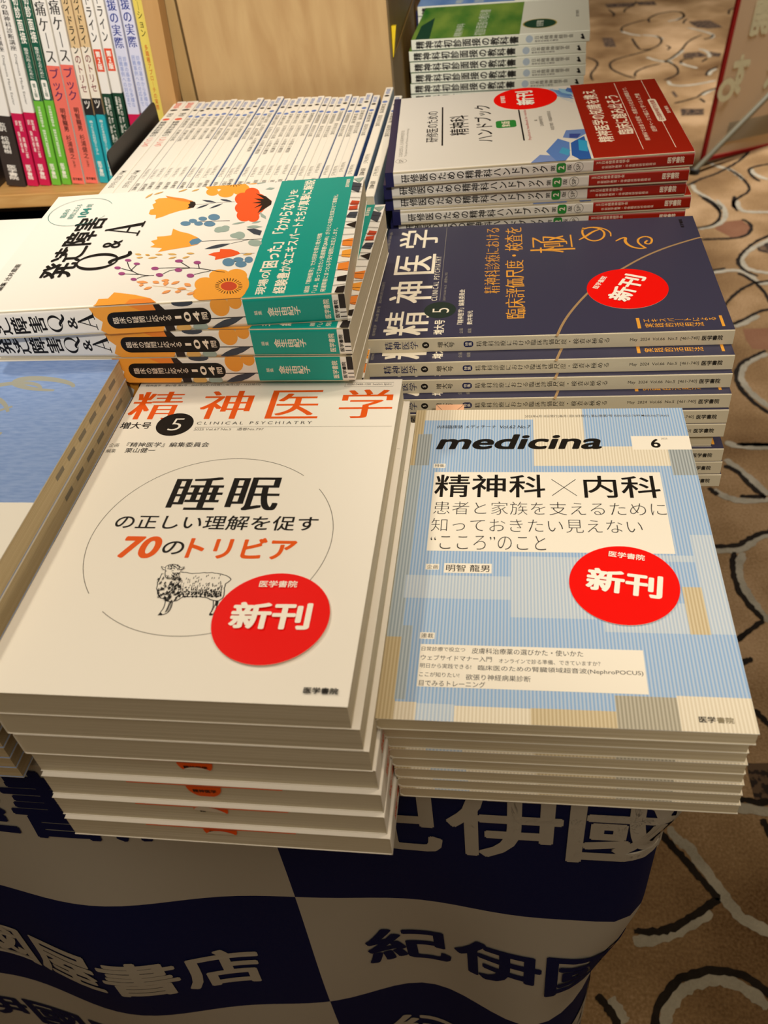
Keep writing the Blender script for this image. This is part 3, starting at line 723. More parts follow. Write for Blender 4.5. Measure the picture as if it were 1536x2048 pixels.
a.rect(5.4, 62.3, 19.5, 64.6, GOLD); a.rect(5.4, 5.7, 19.8, 7.7, GOLD); a.text('エキスパ｜トによる', 13.4, 10.2, 18.0, 59.5, GOLD, .006, vertical=True); a.text('実践的活用法', 6.2, 19.4, 11.8, 59.6, GOLD, .006, vertical=True)
a.text('ISSN 0488-1281 Seishin Igaku', 143, 253, 175.5, 256, LIGHTINK); a.text('精神医学　第66巻 第5号　2024年5月15日発行', 5, 251.4, 86, 253.8, LIGHTINK)
a.text('医学書院', 160.9, 9.7, 176.7, 12.6, BLACK, .03)
def flat_line(art, s_, hi, lo, c0, c1, m, wt=0.0):
    """spine lettering that reads upright when the book lies face up (runs from the head of the spine downwards)"""
    art.text(s_, c0, lo, c1, hi, m, wt, turn=-90)
s = Art(); NAV = mat('#1B2150', .5, .25)
s.text('精神医学', 2.6, 219.8, 9.4, 244, NAV, .005, 'm', vertical=True); s.disc(6, 214.2, 2.6, 2.6, BLACK); s.text('5', 5.2, 213, 6.9, 215.4, CREAM, .01)
s.text('増大号', 3.6, 193.5, 8.4, 205.6, BLACK, .01, vertical=True); s.rrect(3.6, 179.8, 8.6, 186.7, 2, NAV); s.text('特集', 4.6, 180.8, 7.6, 185.7, CREAM, .01, vertical=True)
s.text('精神科診療における臨床評価尺度・検査を極める', 3.8, 84.2, 8.4, 177.6, BLACK, -.004, 'm', vertical=True)
flat_line(s, 'May  2024  Vol.66  No.5  [461-740]', 70, 23.2, 4.4, 7.4, BLACK, 0); flat_line(s, '医学書院', 21.4, 7.4, 4.0, 8.0, BLACK, .03)
cov = cover_mesh(w_, h_, t_, PURP, SPC, PURP, a, s, r=.7)
blk = block_mesh(w_, h_, t_, mat('#E2D6BA', .85, .15, 'pages', c2='#C8BA98', ))
offs = [(154.8, 542.9), (154.3, 529.5), (153.9, 524.6), (153.9, 516.9), (153.8, 514.6), (153.5, 513.8), (146, 515), (156.2, 514.8), (157, 514.2), (158, 513.4)]
for k in range(10):
    x, y = offs[k]; zb = -331.9 - 11.74*(k+1); parts = [('cover', cov), ('page_block', blk)]
    if k == 0: parts.append(('round_sticker', sticker_mesh(62.3, 66, t_, -26), 'round red sticker with white lettering'))
    rot, loc = FLAT(90.65), P(x, y, zb)
    if k == 6: rot, loc = FLAT(-89.4), P(x-257, y+182, zb)
    lab = 'dark blue journal with gold lettering and red round sticker, top of its pile' if k == 0 else 'dark blue journal turned page edges outward, ' + ORD[k] + ' of its pile' if k == 6 else f'dark blue journal, pale spine, {ordlab(k, 10)} of the pile behind the striped magazines'
    book('journal', parts, loc, rot, lab, 'journal', 'dark blue journals in the middle right pile')
# ------------------------------------------------------------------ white handbooks with red bands, pile on the right
w_, h_, t_ = 190, 257, 12.5
HW = mat('#E9E4DA', .28, .4); HNAVY = mat('#20204A', .35, .4); HRED = mat('#A4200E', .35, .4); HGREEN = mat('#2F8A3A', .4, .3); BAND_W = mat('#F6E7D2', .5, .25)
def vb(c): return mat(c, .3, .4)
fix = lambda pts: [(x, y + .045*(x-95)) for x, y in pts]
a = Art(clip=(0, 0, w_, h_))
a.rect(0, 250, w_, h_, HNAVY)
a.text('研修医のための', 64, 212, 145, 223.5, BLACK, .01); a.rect(53.5, 207.6, 155, 209, BLACK); a.text('精神科', 76, 184, 128, 201.5, BLACK, .012); a.text('ハンドブック', 55, 162, 152, 178.5, BLACK, .012)
a.rrect(86.5, 140.5, 105.5, 159, 3.5, HGREEN); a.text('第2版', 89, 146, 103, 154, BAND_W, .02)
a.rect(51.5, 135.4, 140, 136.8, BLACK); a.text('Psychiatric handbook for residents', 52, 128.8, 136, 132.2, mat('#B8393A', .4, .3), .006)
a.text('編', 98, 121, 101, 124, GREYINK); a.text('日本精神神経学会', 84, 116, 110, 119.6, GREYINK); a.text('卒前医学教育・卒後臨床研修委員会', 72, 107.5, 122, 111, GREYINK)
a.text('公益社団法人 日本精神神経学会', 34, 243.3, 99, 246.8, LIGHTINK); a.text('The Japanese Society of Psychiatry and Neurology', 34, 239, 103, 241.6, LIGHTINK)
a.arc(24, 244, 4.8, 0, 360, .4, LIGHTINK, 30); a.text('SP', 20.8, 242, 27.2, 246, LIGHTINK, .01)
for c, pts in (('#7E96CF', [(16.2, 125), (0, 134), (0, 112), (8, 103)]), ('#5F86CC', [(50.2, 107), (40, 98), (10, 100.5), (-2, 106), (-2, 112), (22.5, 119.5)]), ('#2F62B5', [(38, 97), (10, 99), (-2, 92), (-2, 84), (52, 84), (44, 92)]), ('#48A4D2', [(30, 105), (18, 109), (10, 102), (22, 99)]),
               ('#6E8CCB', [(68.9, 98), (52, 102.5), (46.8, 91), (57.4, 82), (68.6, 82)]), ('#3D4E9C', [(60, 96), (50, 97), (49, 90), (58, 86)]), ('#35A5D8', [(45, 90), (20, 92), (16, 85), (40, 83)])):
    a.poly(pts, vb(c))
for k, c in enumerate(('#6F93CC', '#4C7FC4', '#8FC4E2', '#3D6AB5')):
    a.leaf((150 + 6*k, 82), (184, 112 - 9*k), 9, vb(c))
for k in range(9): a.stroke([(140 + 5*k, 84), (158 + 3*k, 96), (186, 100 + 2*k)], .5, vb('#A9CBE8'))
sp = Art(); sp.rect(0, 250, t_, h_, HNAVY)
sp.text('研修医のための精神科ハンドブック', 3.0, 119.6, 10, 243.2, BLACK, .016, vertical=True)
sp.text('第', 4, 113.4, 9, 117.3, BLACK, .015); sp.rrect(2.4, 104.6, 10.6, 112.4, 2, HGREEN); sp.text('2', 5, 106, 8.2, 111, BAND_W, .03); sp.text('版', 4, 100, 9, 103.8, BLACK, .015)
sp.arc(6.4, 94.3, 3.9, 0, 360, .35, GREYINK, 30); sp.text('SP', 3.8, 92.6, 9, 96, GREYINK, .012)
fa = Art(clip=(0, 0, w_, 90))
fa.text('精神医学の知識を携え', 34, 60, 171, 73.5, BAND_W, .022); fa.text('臨床に踏み出そう', 49, 41, 151, 54.8, BAND_W, .022)
fa.rect(12, 39.6, 186, 40.2, BAND_W); fa.text('精神科で出会う症候・疾患から社会的課題まで、', 31, 30.6, 171.5, 35, BAND_W, .004); fa.text('症例ベースで幅広く学べる入門書', 50, 21.6, 151, 26, BAND_W, .004)
fa.rect(11, 13.2, 188, 13.8, BAND_W); fa.rrect(73, 9.6, 133, 17, 3.4, BAND_W); fa.text('日本精神神経学会推薦', 77, 11.2, 129, 15.6, HRED, .02); fa.text('医学書院', 93, 2.4, 111.5, 5.6, BAND_W, .015)
sa = Art(); sa.text('[編集]', 7.6, 75.6, 9.6, 79.8, BAND_W, 0, turn=-90); sa.text('日本精神神経学会', 7.2, 52.8, 10, 75, BAND_W, .01, vertical=True); sa.text('卒前医学教育・卒後臨床研修委員会', 3.4, 31, 5.8, 75, BAND_W, .004, vertical=True); sa.text('医学書院', 4, 8, 9.4, 21.6, BAND_W, .03, turn=-90)
cov = cover_mesh(w_, h_, t_, HW, HW, HW, a, sp, r=3.4)
blk = block_mesh(w_, h_, t_, PG); bnd = band_mesh(w_, .2, 82, t_, HRED, fa, sa, r=3.4)
offs = [(151.3, 745.5), (148.5, 743.8), (148.3, 746.5), (154, 747.3)] + [(151 + 2*math.sin(k*2.1), 746 + 1.5*math.cos(k*1.7)) for k in range(9)]
for k in range(13):
    x, y = offs[k]; parts = [('cover', cov), ('page_block', blk), ('paper_band', bnd, 'red paper band')]
    if k == 0: parts.append(('round_sticker', sticker_mesh(161, 128, t_, 0, 30.5), 'round red sticker with white lettering'))
    lab = 'white handbook with dark red band and round red sticker, top of its pile' if k == 0 else f'white handbook with dark red band, {ordlab(k, 13)} of the handbook pile'
    book('handbook', parts, P(x, y, -286.0 - 12.56*(k+1)), FLAT(93.2 if k == 0 else 91.5 + 1.2*math.sin(k*3)), lab, 'book', 'handbooks with red bands in the right pile')

# ------------------------------------------------------------------ flowered books with green bands, pile on the left
QC = {'or': '#F3A43C', 'od': '#EF8A34', 'rd': '#C94A2C', 'ro': '#EE5A28', 'dk': '#211A1A', 'ds': '#3B4350', 'sb': '#5F87A3', 'sg': '#9CAEA4', 'pu': '#A04A80', 'tn': '#DDAF62', 'cl': '#EFA05E'}
QM = {k: mat(v, .4, .3) for k, v in QC.items()}
QA_ART = [('P','or',[(137.5,160.1),(145.0,160.8),(146.4,158.3),(154.5,161.6),(158.0,159.5),(162.2,161.8),(165.6,159.0),(165.4,152.3),(169.8,155.0),(165.6,147.3),(162.3,139.2),(156.1,130.4),(150.8,126.8),(145.1,126.4),(141.1,130.3),(139.3,136.4),(134.9,143.3),(131.0,147.2),(127.8,152.4),(134.7,153.7),(135.4,157.9)]),
('P','od',[(165.4,152.3),(169.8,155.0),(165.6,147.3),(162.3,139.2),(156.1,130.4),(153.4,131.4),(157.7,140.6)]),
('P','dk',[(153.8,127.9),(148.8,126.2),(143.3,126.8),(142.6,131.5),(146.7,130.8),(149.8,132.4),(152.4,131.2),(155.5,132.7),(155.0,129.8)]),
('S','dk',0.5,[(148.8,126.4),(148.6,119.1),(149.7,108.8),(149.0,96.2)]),
('L','ds',(156.8,123.2),(149.6,110.4),3.2),
('L','ds',(155.8,108.8),(149.5,98.3),3.2),
('L','ds',(141.1,124.3),(148.0,115.7),3.2),
('L','ds',(139.4,114.0),(147.6,104.8),3.2),
('E','or',(182.7,119.4),(-1.2,-6.9),(8.4,1.7)),
('E','or',(170.4,117.8),(-0.8,-5.1),(7.2,1.4)),
('E','or',(166.5,106.4),(-1.0,-6.4),(8.2,1.5)),
('E','or',(172.6,96.0),(-1.3,-7.6),(11.4,2.0)),
('E','or',(186.5,89.2),(-1.2,-6.8),(6.4,1.1)),
('E','or',(181.2,104.9),(-2.3,-12.8),(11.5,2.2)),
('E','rd',(188.8,104.2),(-0.8,-4.5),(5.9,1.1)),
('S','dk',0.5,[(187.8,98.9),(187.2,95.6)]),
('S','dk',0.5,[(185.7,98.8),(183.9,95.4)]),
('S','dk',0.5,[(183.8,99.2),(181.1,96.1)]),
('S','dk',0.5,[(182.4,100.1),(179.1,97.6)]),
('S','dk',0.5,[(181.7,101.4),(178.0,99.7)]),
('S','dk',0.5,[(181.6,102.9),(177.9,102.3)]),
('S','dk',0.5,[(182.3,104.7),(178.9,105.0)]),
('S','dk',0.5,[(183.5,106.3),(180.8,107.7)]),
('S','dk',0.5,[(185.3,107.8),(183.6,110.0)]),
('S','dk',0.5,[(187.4,108.9),(186.8,111.9)]),
('S','dk',0.5,[(189.7,109.6),(190.3,112.9)]),
('E','ro',(163.1,85.1),(-1.0,-6.0),(10.2,1.7)),
('E','ro',(153.0,90.1),(-1.1,-6.9),(12.1,2.1)),
('E','ro',(136.5,88.6),(-0.8,-5.3),(10.0,1.8)),
('E','ro',(123.3,84.3),(-0.9,-5.9),(10.5,1.8)),
('E','ro',(119.9,77.3),(-0.8,-4.9),(8.8,1.4)),
('E','ro',(143.4,81.1),(-1.5,-9.2),(20.4,3.4)),
('P','ro',[(169.6,88.3),(159.2,76.7),(146.0,67.3),(129.1,71.3),(117.2,74.8),(131.7,88.1)]),
('P','dk',[(145.2,67.2),(155.2,73.2),(161.7,82.0),(150.4,73.9),(152.5,81.9),(146.5,75.4),(144.3,82.0),(142.4,74.7),(135.0,79.1),(138.9,73.5),(125.7,74.8),(133.6,69.9),(139.4,66.7)]),
('P','or',[(80.6,144.3),(84.2,141.8),(90.2,146.2),(92.4,142.0),(96.7,143.4),(96.8,138.1),(97.7,133.0),(108.4,134.3),(102.9,128.0),(98.4,120.1),(91.5,112.6),(85.1,107.8),(79.8,110.1),(77.4,115.5),(75.9,121.8),(74.1,129.6),(71.9,136.5),(77.7,134.9)]),
('P','sb',[(84.8,117.1),(88.7,115.7),(90.2,111.5),(85.1,107.8),(80.3,110.2),(79.6,114.5)]),
('S','dk',0.6,[(84.7,108.1),(84.0,90.8),(82.2,62.5)]),
('L','ds',(72.2,103.3),(78.1,86.0),5.5),
('S','dk',0.5,[(78.1,86.0),(82.7,73.6)]),
('P','ro',[(63.1,99.0),(66.0,95.5),(66.3,91.5),(70.7,92.0),(69.5,84.5),(65.3,78.6),(61.9,76.2),(58.7,80.3),(56.5,87.1),(54.7,92.5),(59.6,93.1)]),
('S','dk',0.5,[(62.2,76.3),(61.0,66.4)]),
('S','dk',0.7,[(117.6,125.9),(117.4,112.6),(115.7,93.7)]),
('E','sb',(115.8,126.7),(-0.6,-4.0),(4.0,0.9)),
('E','sb',(119.5,122.0),(-0.5,-3.2),(3.6,0.8)),
('E','sb',(122.2,115.2),(-0.6,-3.4),(3.6,0.7)),
('E','sb',(123.6,107.0),(-0.7,-4.6),(5.5,1.1)),
('E','sb',(114.2,116.6),(-0.5,-3.4),(3.6,0.8)),
('E','sb',(112.4,108.1),(-0.7,-4.5),(4.3,0.9)),
('S','dk',0.6,[(50.8,80.7),(48.7,67.2)]),
('E','sb',(50.2,82.3),(-0.5,-4.3),(5.9,1.1)),
('E','sb',(53.1,76.1),(-0.4,-3.6),(3.4,0.6)),
('E','sb',(46.1,73.1),(-0.5,-4.0),(4.5,0.8)),
('E','sb',(51.9,68.8),(-0.4,-2.9),(4.6,0.7)),
('E','sg',(102.0,96.9),(-0.8,-5.5),(4.5,0.8)),
('E','sg',(104.7,94.7),(-0.4,-3.1),(3.2,0.6)),
('E','sg',(100.3,99.2),(-0.4,-3.1),(3.2,0.6)),
('E','sg',(90.1,83.8),(-0.7,-5.1),(4.1,0.7)),
('E','sg',(92.6,82.7),(-0.4,-3.1),(2.7,0.5)),
('E','sg',(76.3,68.1),(-0.6,-4.5),(4.9,0.8)),
('L','sg',(109.3,91.0),(111.6,81.5),3),
('L','sg',(103.3,79.3),(102.7,69.3),4),
('L','sg',(108.8,76.4),(111.3,69.9),3),
('L','sg',(179.5,83.5),(202.4,79.2),9),
('P','ds',[(180.4,69.9),(190.8,68.5),(196.5,64.9),(185.7,65.2)]),
('P','sg',[(179.3,83.8),(189.6,82.1),(194.1,76.6),(181.7,77.3)]),
('P','sg',[(168.3,75.6),(171.3,72.8),(169.6,68.3),(166.6,70.7)]),
('P','ds',[(99.8,78.6),(99.8,73.3),(95.2,66.7),(88.0,66.9),(90.9,71.9)]),
('P','sg',[(102.0,78.3),(104.7,73.5),(101.8,67.1),(100.0,72.1)]),
('E','sg',(90.2,81.9),(-0.6,-4.0),(5.9,1.0)),
('E','sg',(77.3,70.3),(-0.5,-3.3),(4.5,0.7)),
('P','sg',[(127.9,73.8),(119.2,67.7),(114.4,66.7),(118.9,71.1)]),
('E','or',(30.7,73.2),(-0.9,-7.1),(8.8,1.5)),
('E','or',(31.4,84.4),(-0.9,-7.5),(8.8,1.7)),
('E','or',(20.5,91.9),(-0.9,-7.4),(10.0,2.1)),
('E','or',(8.3,91.4),(-0.8,-6.5),(8.5,1.8)),
('E','or',(15.2,76.5),(-1.5,-13.1),(18.5,3.5)),
('E','or',(18.9,67.0),(-0.5,-4.2),(11.3,1.9)),
('E','or',(1.9,81.7),(-0.7,-5.8),(6.0,1.2)),
('E','or',(0.7,71.2),(-0.6,-4.8),(5.3,0.9)),
('E','rd',(16.5,75.7),(-0.6,-5.4),(5.9,1.1)),
('S','dk',0.6,[(15.7,69.4),(15.4,66.6)]),
('S','dk',0.6,[(14.1,69.3),(12.9,66.4)]),
('S','dk',0.6,[(12.6,69.5),(10.7,66.8)]),
('S','dk',0.6,[(11.4,70.2),(8.8,67.7)]),
('S','dk',0.6,[(10.4,71.1),(7.3,69.0)]),
('S','dk',0.6,[(9.8,72.3),(6.4,70.7)]),
('S','dk',0.6,[(9.6,73.7),(6.0,72.7)]),
('S','dk',0.6,[(9.8,75.2),(6.3,74.9)]),
('S','dk',0.6,[(10.3,76.8),(7.1,77.2)]),
('S','dk',0.6,[(11.3,78.3),(8.5,79.3)]),
('S','dk',0.6,[(12.5,79.7),(10.4,81.3)]),
('S','dk',0.6,[(14.0,80.8),(12.6,82.9)]),
('S','dk',0.6,[(15.6,81.7),(15.0,84.2)]),
('S','dk',0.6,[(17.3,82.2),(17.6,85.0)]),
('S','dk',0.6,[(18.9,82.3),(20.1,85.2)]),
('S','dk',0.6,[(20.4,82.0),(22.4,84.9)]),
('S','dk',0.6,[(21.7,81.4),(24.4,84.0)]),
('S','dk',0.6,[(22.7,80.5),(25.9,82.7)]),
('S','dk',0.6,[(23.3,79.3),(26.9,80.9)]),
('S','dk',0.6,[(23.6,77.8),(27.3,78.8)]),
('S','dk',0.6,[(23.4,76.3),(27.0,76.6)]),
('S','dk',0.6,[(22.8,74.7),(26.1,74.3)]),
('S','dk',0.6,[(21.8,73.2),(24.6,72.1)]),
('S','dk',0.6,[(20.6,71.8),(22.7,70.1)]),
('S','dk',0.6,[(19.1,70.7),(20.4,68.5)]),
('S','dk',0.6,[(17.4,69.8),(18.0,67.3)]),
('S','dk',0.6,[(59.4,154.8),(50.7,151.2),(45.0,147.1),(39.9,141.4),(37.7,135.1),(37.5,130.4)]),
('S','dk',0.6,[(47.4,148.5),(53.8,146.9)]),
('S','dk',0.6,[(50.3,156.5),(45.0,147.1)]),
('S','dk',0.6,[(41.9,151.7),(39.9,141.4)]),
('S','dk',0.6,[(34.2,141.3),(36.7,138.4),(37.5,133.6)]),
('S','dk',0.6,[(47.2,129.6),(46.8,120.9),(45.1,107.7),(42.3,97.1),(38.4,89.3),(35.8,82.1)]),
('S','dk',0.6,[(38.5,124.6),(43.8,120.2),(44.8,107.6)]),
('S','dk',0.6,[(54.4,116.2),(45.1,107.7)]),
('S','dk',0.6,[(49.7,102.9),(43.5,100.9)]),
('S','dk',0.6,[(35.1,102.6),(36.8,98.8),(39.1,92.2)]),
('E','pu',(61.7,154.9),(-0.3,-2.4),(1.9,0.6)),
('E','pu',(55.7,147.1),(-0.3,-2.3),(1.8,0.5)),
('E','pu',(51.4,159.4),(-0.3,-2.4),(2.0,0.6)),
('E','pu',(42.6,154.0),(-0.2,-2.4),(2.2,0.6)),
('E','pu',(33.4,143.2),(-0.3,-2.2),(1.9,0.6)),
('E','pu',(47.2,132.2),(-0.3,-2.7),(2.3,0.5)),
('E','pu',(37.4,126.6),(-0.4,-2.6),(2.6,0.7)),
('E','pu',(56.0,117.7),(-0.3,-2.9),(2.1,0.4)),
('E','pu',(42.8,115.0),(-0.3,-2.6),(2.6,0.6)),
('E','pu',(52.0,104.1),(-0.3,-2.6),(2.3,0.5)),
('E','pu',(33.9,104.8),(-0.3,-2.6),(2.7,0.6)),
('L','tn',(166.5,170.4),(175.7,166.5),2.4),
('L','tn',(172.5,165.3),(177.6,158.2),2.4),
('L','tn',(185.6,157.5),(183.0,150.6),2.4),
('L','tn',(174.2,146.0),(179.4,139.3),2.4),
('L','tn',(173.7,135.1),(177.7,129.3),2.4),
('L','tn',(187.2,145.6),(184.8,137.5),2.4),
('L','tn',(71.0,152.6),(68.7,147.2),2.4),
('L','tn',(64.9,149.9),(64.7,145.0),2.4),
('L','tn',(69.3,144.7),(66.7,140.8),2.4),
('L','tn',(68.3,137.5),(66.6,131.5),2.4),
('L','tn',(62.9,141.3),(63.6,134.4),2.4),
('L','tn',(67.9,128.5),(65.7,121.3),2.4),
('L','tn',(60.2,126.3),(62.5,120.6),2.4),
('L','tn',(67.1,115.1),(65.5,108.8),2.4),
('L','tn',(59.6,116.3),(62.0,111.4),2.4),
('L','tn',(59.4,74.3),(60.0,67.6),2.4),
('L','cl',(29.8,140.5),(27.4,131.7),3.6),
('L','cl',(24.5,137.3),(24.8,133.9),3.6),
('L','cl',(18.5,132.6),(21.3,127.4),3.6),
('L','cl',(29.1,129.0),(25.7,124.0),3.6),
('L','cl',(29.2,123.4),(29.2,117.8),3.6),
('L','cl',(21.7,119.1),(28.7,119.4),3.6),
('L','cl',(23.3,115.4),(26.9,110.3),3.6),
('L','cl',(11.4,118.7),(15.5,113.5),3.6),
('L','cl',(17.2,110.1),(15.7,103.2),3.6),
('L','cl',(12.5,110.4),(13.3,106.1),3.6),
('L','cl',(23.6,106.4),(18.9,101.2),3.6),
('L','cl',(8.5,101.7),(10.2,96.6),3.6),
('S','tn',0.3,[(22.7,127.8),(20.0,116.7),(11.6,96.9)]),
('P','or',[(0.3,161),(2.6,159.7),(8.9,159.8),(8.8,153.5),(16.7,151.6),(11.9,136.7),(6.2,124.9),(0.4,119.4),(0.3,117.6)]),
('P','od',[(0.3,140),(6.1,138.3),(6.2,124.9),(0.5,120.4),(0.3,119)])]
w_, h_, t_ = 182, 246, 20.1
QW = mat('#F1ECE2', .35, .35); TEAL = mat('#00998C', .35, .35); TEALTXT = mat('#3C8A80', .5, .2)
def draw(art, items):
    for it in items:
        k, c = it[0], QM[it[1]]
        if k == 'P': art.poly(it[2], c)
        elif k == 'S': art.stroke(it[3], it[2], c, smooth=1)
        elif k == 'E': art.ell(it[2], it[3], it[4], c)
        elif k == 'L': art.leaf(it[2], it[3], it[4], c)
a = Art(clip=(0.2, 0, w_, h_), step=.003); draw(a, QA_ART)
a.text('発達障害', 41, 190.5, 136.5, 213.5, BLACK, .02, 'm', res=4)
# the big roman Q, ampersand and A with thick and thin strokes
def roman_Q(art, x0, y0, x1, y1, m):
    cx, cy, rx, ry = (x0+x1)/2, (y0+y1)/2 + (y1-y0)*.12, (x1-x0)/2, (y1-y0)*.38; n = 40; v, f = [], []
    for k in range(n):
        t = 2*math.pi*k/n; v += [(cx+rx*math.cos(t), cy+ry*math.sin(t)), (cx+rx*.70*math.cos(t), cy+ry*.93*math.sin(t))]
    f = [(2*k, 2*((k+1) % n), 2*((k+1) % n)+1, 2*k+1) for k in range(n)]
    art.up(); art._add(v, f, m)
    art.stroke([(cx - rx*.35, cy-ry*.72), (cx - rx*.05, cy-ry*.62), (cx+rx*.25, cy-ry*1.0), (cx+rx*.6, cy-ry*1.45), (cx+rx*1.05, cy-ry*1.32)], (x1-x0)*.13, m, taper=lambda t: .5+.7*math.sin(math.pi*t))
def roman_A(art, x0, y0, x1, y1, m):
    W, H = x1-x0, y1-y0; p = lambda u, t: (x0+W*u, y0+H*t)
    art.poly([p(.46, 1), p(.56, 1), p(.92, .04), p(.72, .04)], m); art.poly([p(.5, .95), p(.54, .9), p(.2, .04), p(.14, .04)], m)
    art.poly([p(.27, .33), p(.72, .33), p(.72, .38), p(.27, .38)], m); art.poly([p(0, 0), p(.34, 0), p(.34, .045), p(0, .045)], m); art.poly([p(.6, 0), p(1, 0), p(1, .045), p(.6, .045)], m)
roman_Q(a, 50, 153, 75, 192, BLACK); a.text('&', 82, 167.5, 94.5, 180.5, BLACK, .005, 'm', res=5); roman_A(a, 100, 158.5, 124, 186.5, BLACK)
a.arc(149, 217, 24.5, -62, 246, .4, TEALTXT); a.text('臨床の', 140, 226.5, 155.5, 231, TEALTXT, .004); a.text('疑問に応える', 137, 219.5, 163, 224, TEALTXT, .004); a.text('104', 139, 209.5, 155, 216.5, TEALTXT, .025); a.text('問', 157, 210.5, 162, 215, TEALTXT)
a.text('編集 辻井農亜', 28, 233, 66, 237, BLACK, .006)
for c, pts in (('ds', [(150, 2), (166, 1), (170, 8), (156, 8)]), ('sg', [(168, 3), (178, 0), (176, 8)]), ('rd', [(128, 1), (134, 0), (136, 6), (129, 7)]), ('rd', [(120, 1), (127, 1), (126, 7), (120, 7)]), ('ds', [(106, 1), (116, 0), (116, 6), (108, 8)]), ('dk', [(90, 0), (100, 0), (96, 7)]), ('od', [(62, 0), (74, 0), (72, 7), (64, 7)]), ('or', [(46, 0), (58, 0), (56, 6), (48, 6)]), ('od', [(28, 0), (40, 0), (38, 7), (30, 7)]), ('dk', [(14, 0), (22, 0), (20, 6), (15, 6)]), ('dk', [(0, 0), (8, 0), (7, 5), (0, 6)])): a.poly(pts, QM[c])
for k in range(16): a.stroke([(10 + 10*k, 0), (9 + 10.2*k, 8)], .5, QM['dk'])
s = Art(clip=(0, 0, t_, h_))
s.poly([(0, 157), (3, 161), (9, 158), (13, 162), (19.4, 164), (19.4, 121), (12, 116), (4, 118), (0, 120)], QM['or']); s.poly([(19.4, 138), (19.4, 122), (14, 119), (15, 130)], QM['od']); s.poly([(19.4, 122), (19.4, 118), (11, 112), (0, 112), (0, 118), (9, 119), (15, 121)], QM['dk'])
s.disc(19.4, 103, 2.6, 7, QM['ds'], 14); s.disc(2, 106, 3, 5, QM['tn'], 12); s.disc(2, 95, 3, 5, QM['sg'], 12)
s.disc(15.5, 79.5, 7, 6.2, QM['or']); s.disc(18, 69.5, 5, 4.5, QM['or']); s.stroke([(7.2, 95), (7.2, 64)], .7, QM['dk']); s.leaf((.4, 88), (7, 66), 5, QM['ds'])
s.text('発達障害', 3.2, 196, 16.2, 243, BLACK, .02, 'm', vertical=True)
def up_glyphs(art, fn, lo, hi, c0, c1, m):
    fn(art, c0, lo, c1, hi, m)
roman_Q(s, 3.4, 182, 15.8, 194.6, BLACK); s.text('&', 5, 175.4, 14, 181.2, BLACK, .004, 'm'); roman_A(s, 3.4, 162.5, 16, 174.4, BLACK)
s.rrect(3.6, 86.5, 15.4, 154.5, 5.6, BLACK); s.text('臨床の疑問に応える', 7.0, 112.5, 11.8, 151, BAND_W, .003, vertical=True); s.text('104', 5.6, 93.8, 13.0, 110, BAND_W, .02, vertical=True, space=1.05); s.text('問', 7, 88.6, 12, 92.4, BAND_W, .01)
s.text('医学書院', 3, 4.6, 15.5, 7.4, BLACK, .03); s.rect(10, 0, 19.4, 4, QM['dk'])
for k in range(5): s.rect(.5 + 3*k, 0, 1.1 + 3*k, 4, QM['dk'])
fa = Art(clip=(0, 0, w_, 70))
fa.text('現場の', 3.2, 50.5, 33, 57, BAND_W, .02); fa.text('「困った」「わからない」', 33.5, 47.6, 153, 58.6, BAND_W, .028); fa.text('を', 155, 49.5, 164, 55, BAND_W, .02)
fa.text('経験豊かなエキスパートたちが真摯に解説', 3.2, 37.6, 180, 46, BAND_W, .024)
fa.text('雑誌『精神医学』で大好評を得た増大特集', 2.3, 22.4, 85.2, 25.8, BAND_W, .01); fa.text('「いま、知っておきたい発達障害Q&A98」がさらに内容を充実させて書籍化。', 1.8, 17, 149.2, 20.6, BAND_W, .012); fa.text('発達障害にまつわる不安や疑問にお応えします。', 2.1, 12, 92, 15.4, BAND_W, .01); fa.text('医学書院', 162, 10.4, 177, 13.4, BAND_W, .02)
sa = Art(); sa.text('編集', 8, 53.6, 11, 58.6, BAND_W, 0, vertical=True); sa.text('金生由紀子', 6.4, 29, 13, 50, BAND_W, .02, vertical=True); sa.text('医学書院', 3, 10, 16.4, 14, BAND_W, .02)
cov = cover_mesh(w_, h_, t_, QW, QW, QW, a, s, r=2.6); blk = block_mesh(w_, h_, t_, PG); bnd = band_mesh(w_, 8.0, 64.5, t_, TEAL, fa, sa, r=2.6)
offs = [(-100.3, 475.0, 93.2), (-98.7, 467.2, 88.9), (-99.2, 467.2, 89.0), (-100.6, 477.6, 90.0)] + [(-100 + 1.5*math.sin(k*1.9), 478.5 + .6*math.cos(k*2.3), 90.0) for k in range(5)]
for k in range(9):
    x, y, yw = offs[k]
    lab = 'flowered white book with wide green band, top of the left pile' if k == 0 else f'flowered white book with green band, {ordlab(k, 9)} of the left pile'
    book('flowered_book', [('cover', cov), ('page_block', blk), ('paper_band', bnd, 'green paper band with white lettering')], P(x, y, -258.0 - 20.18*(k+1)), FLAT(yw), lab, 'book', 'flowered books in the left pile')

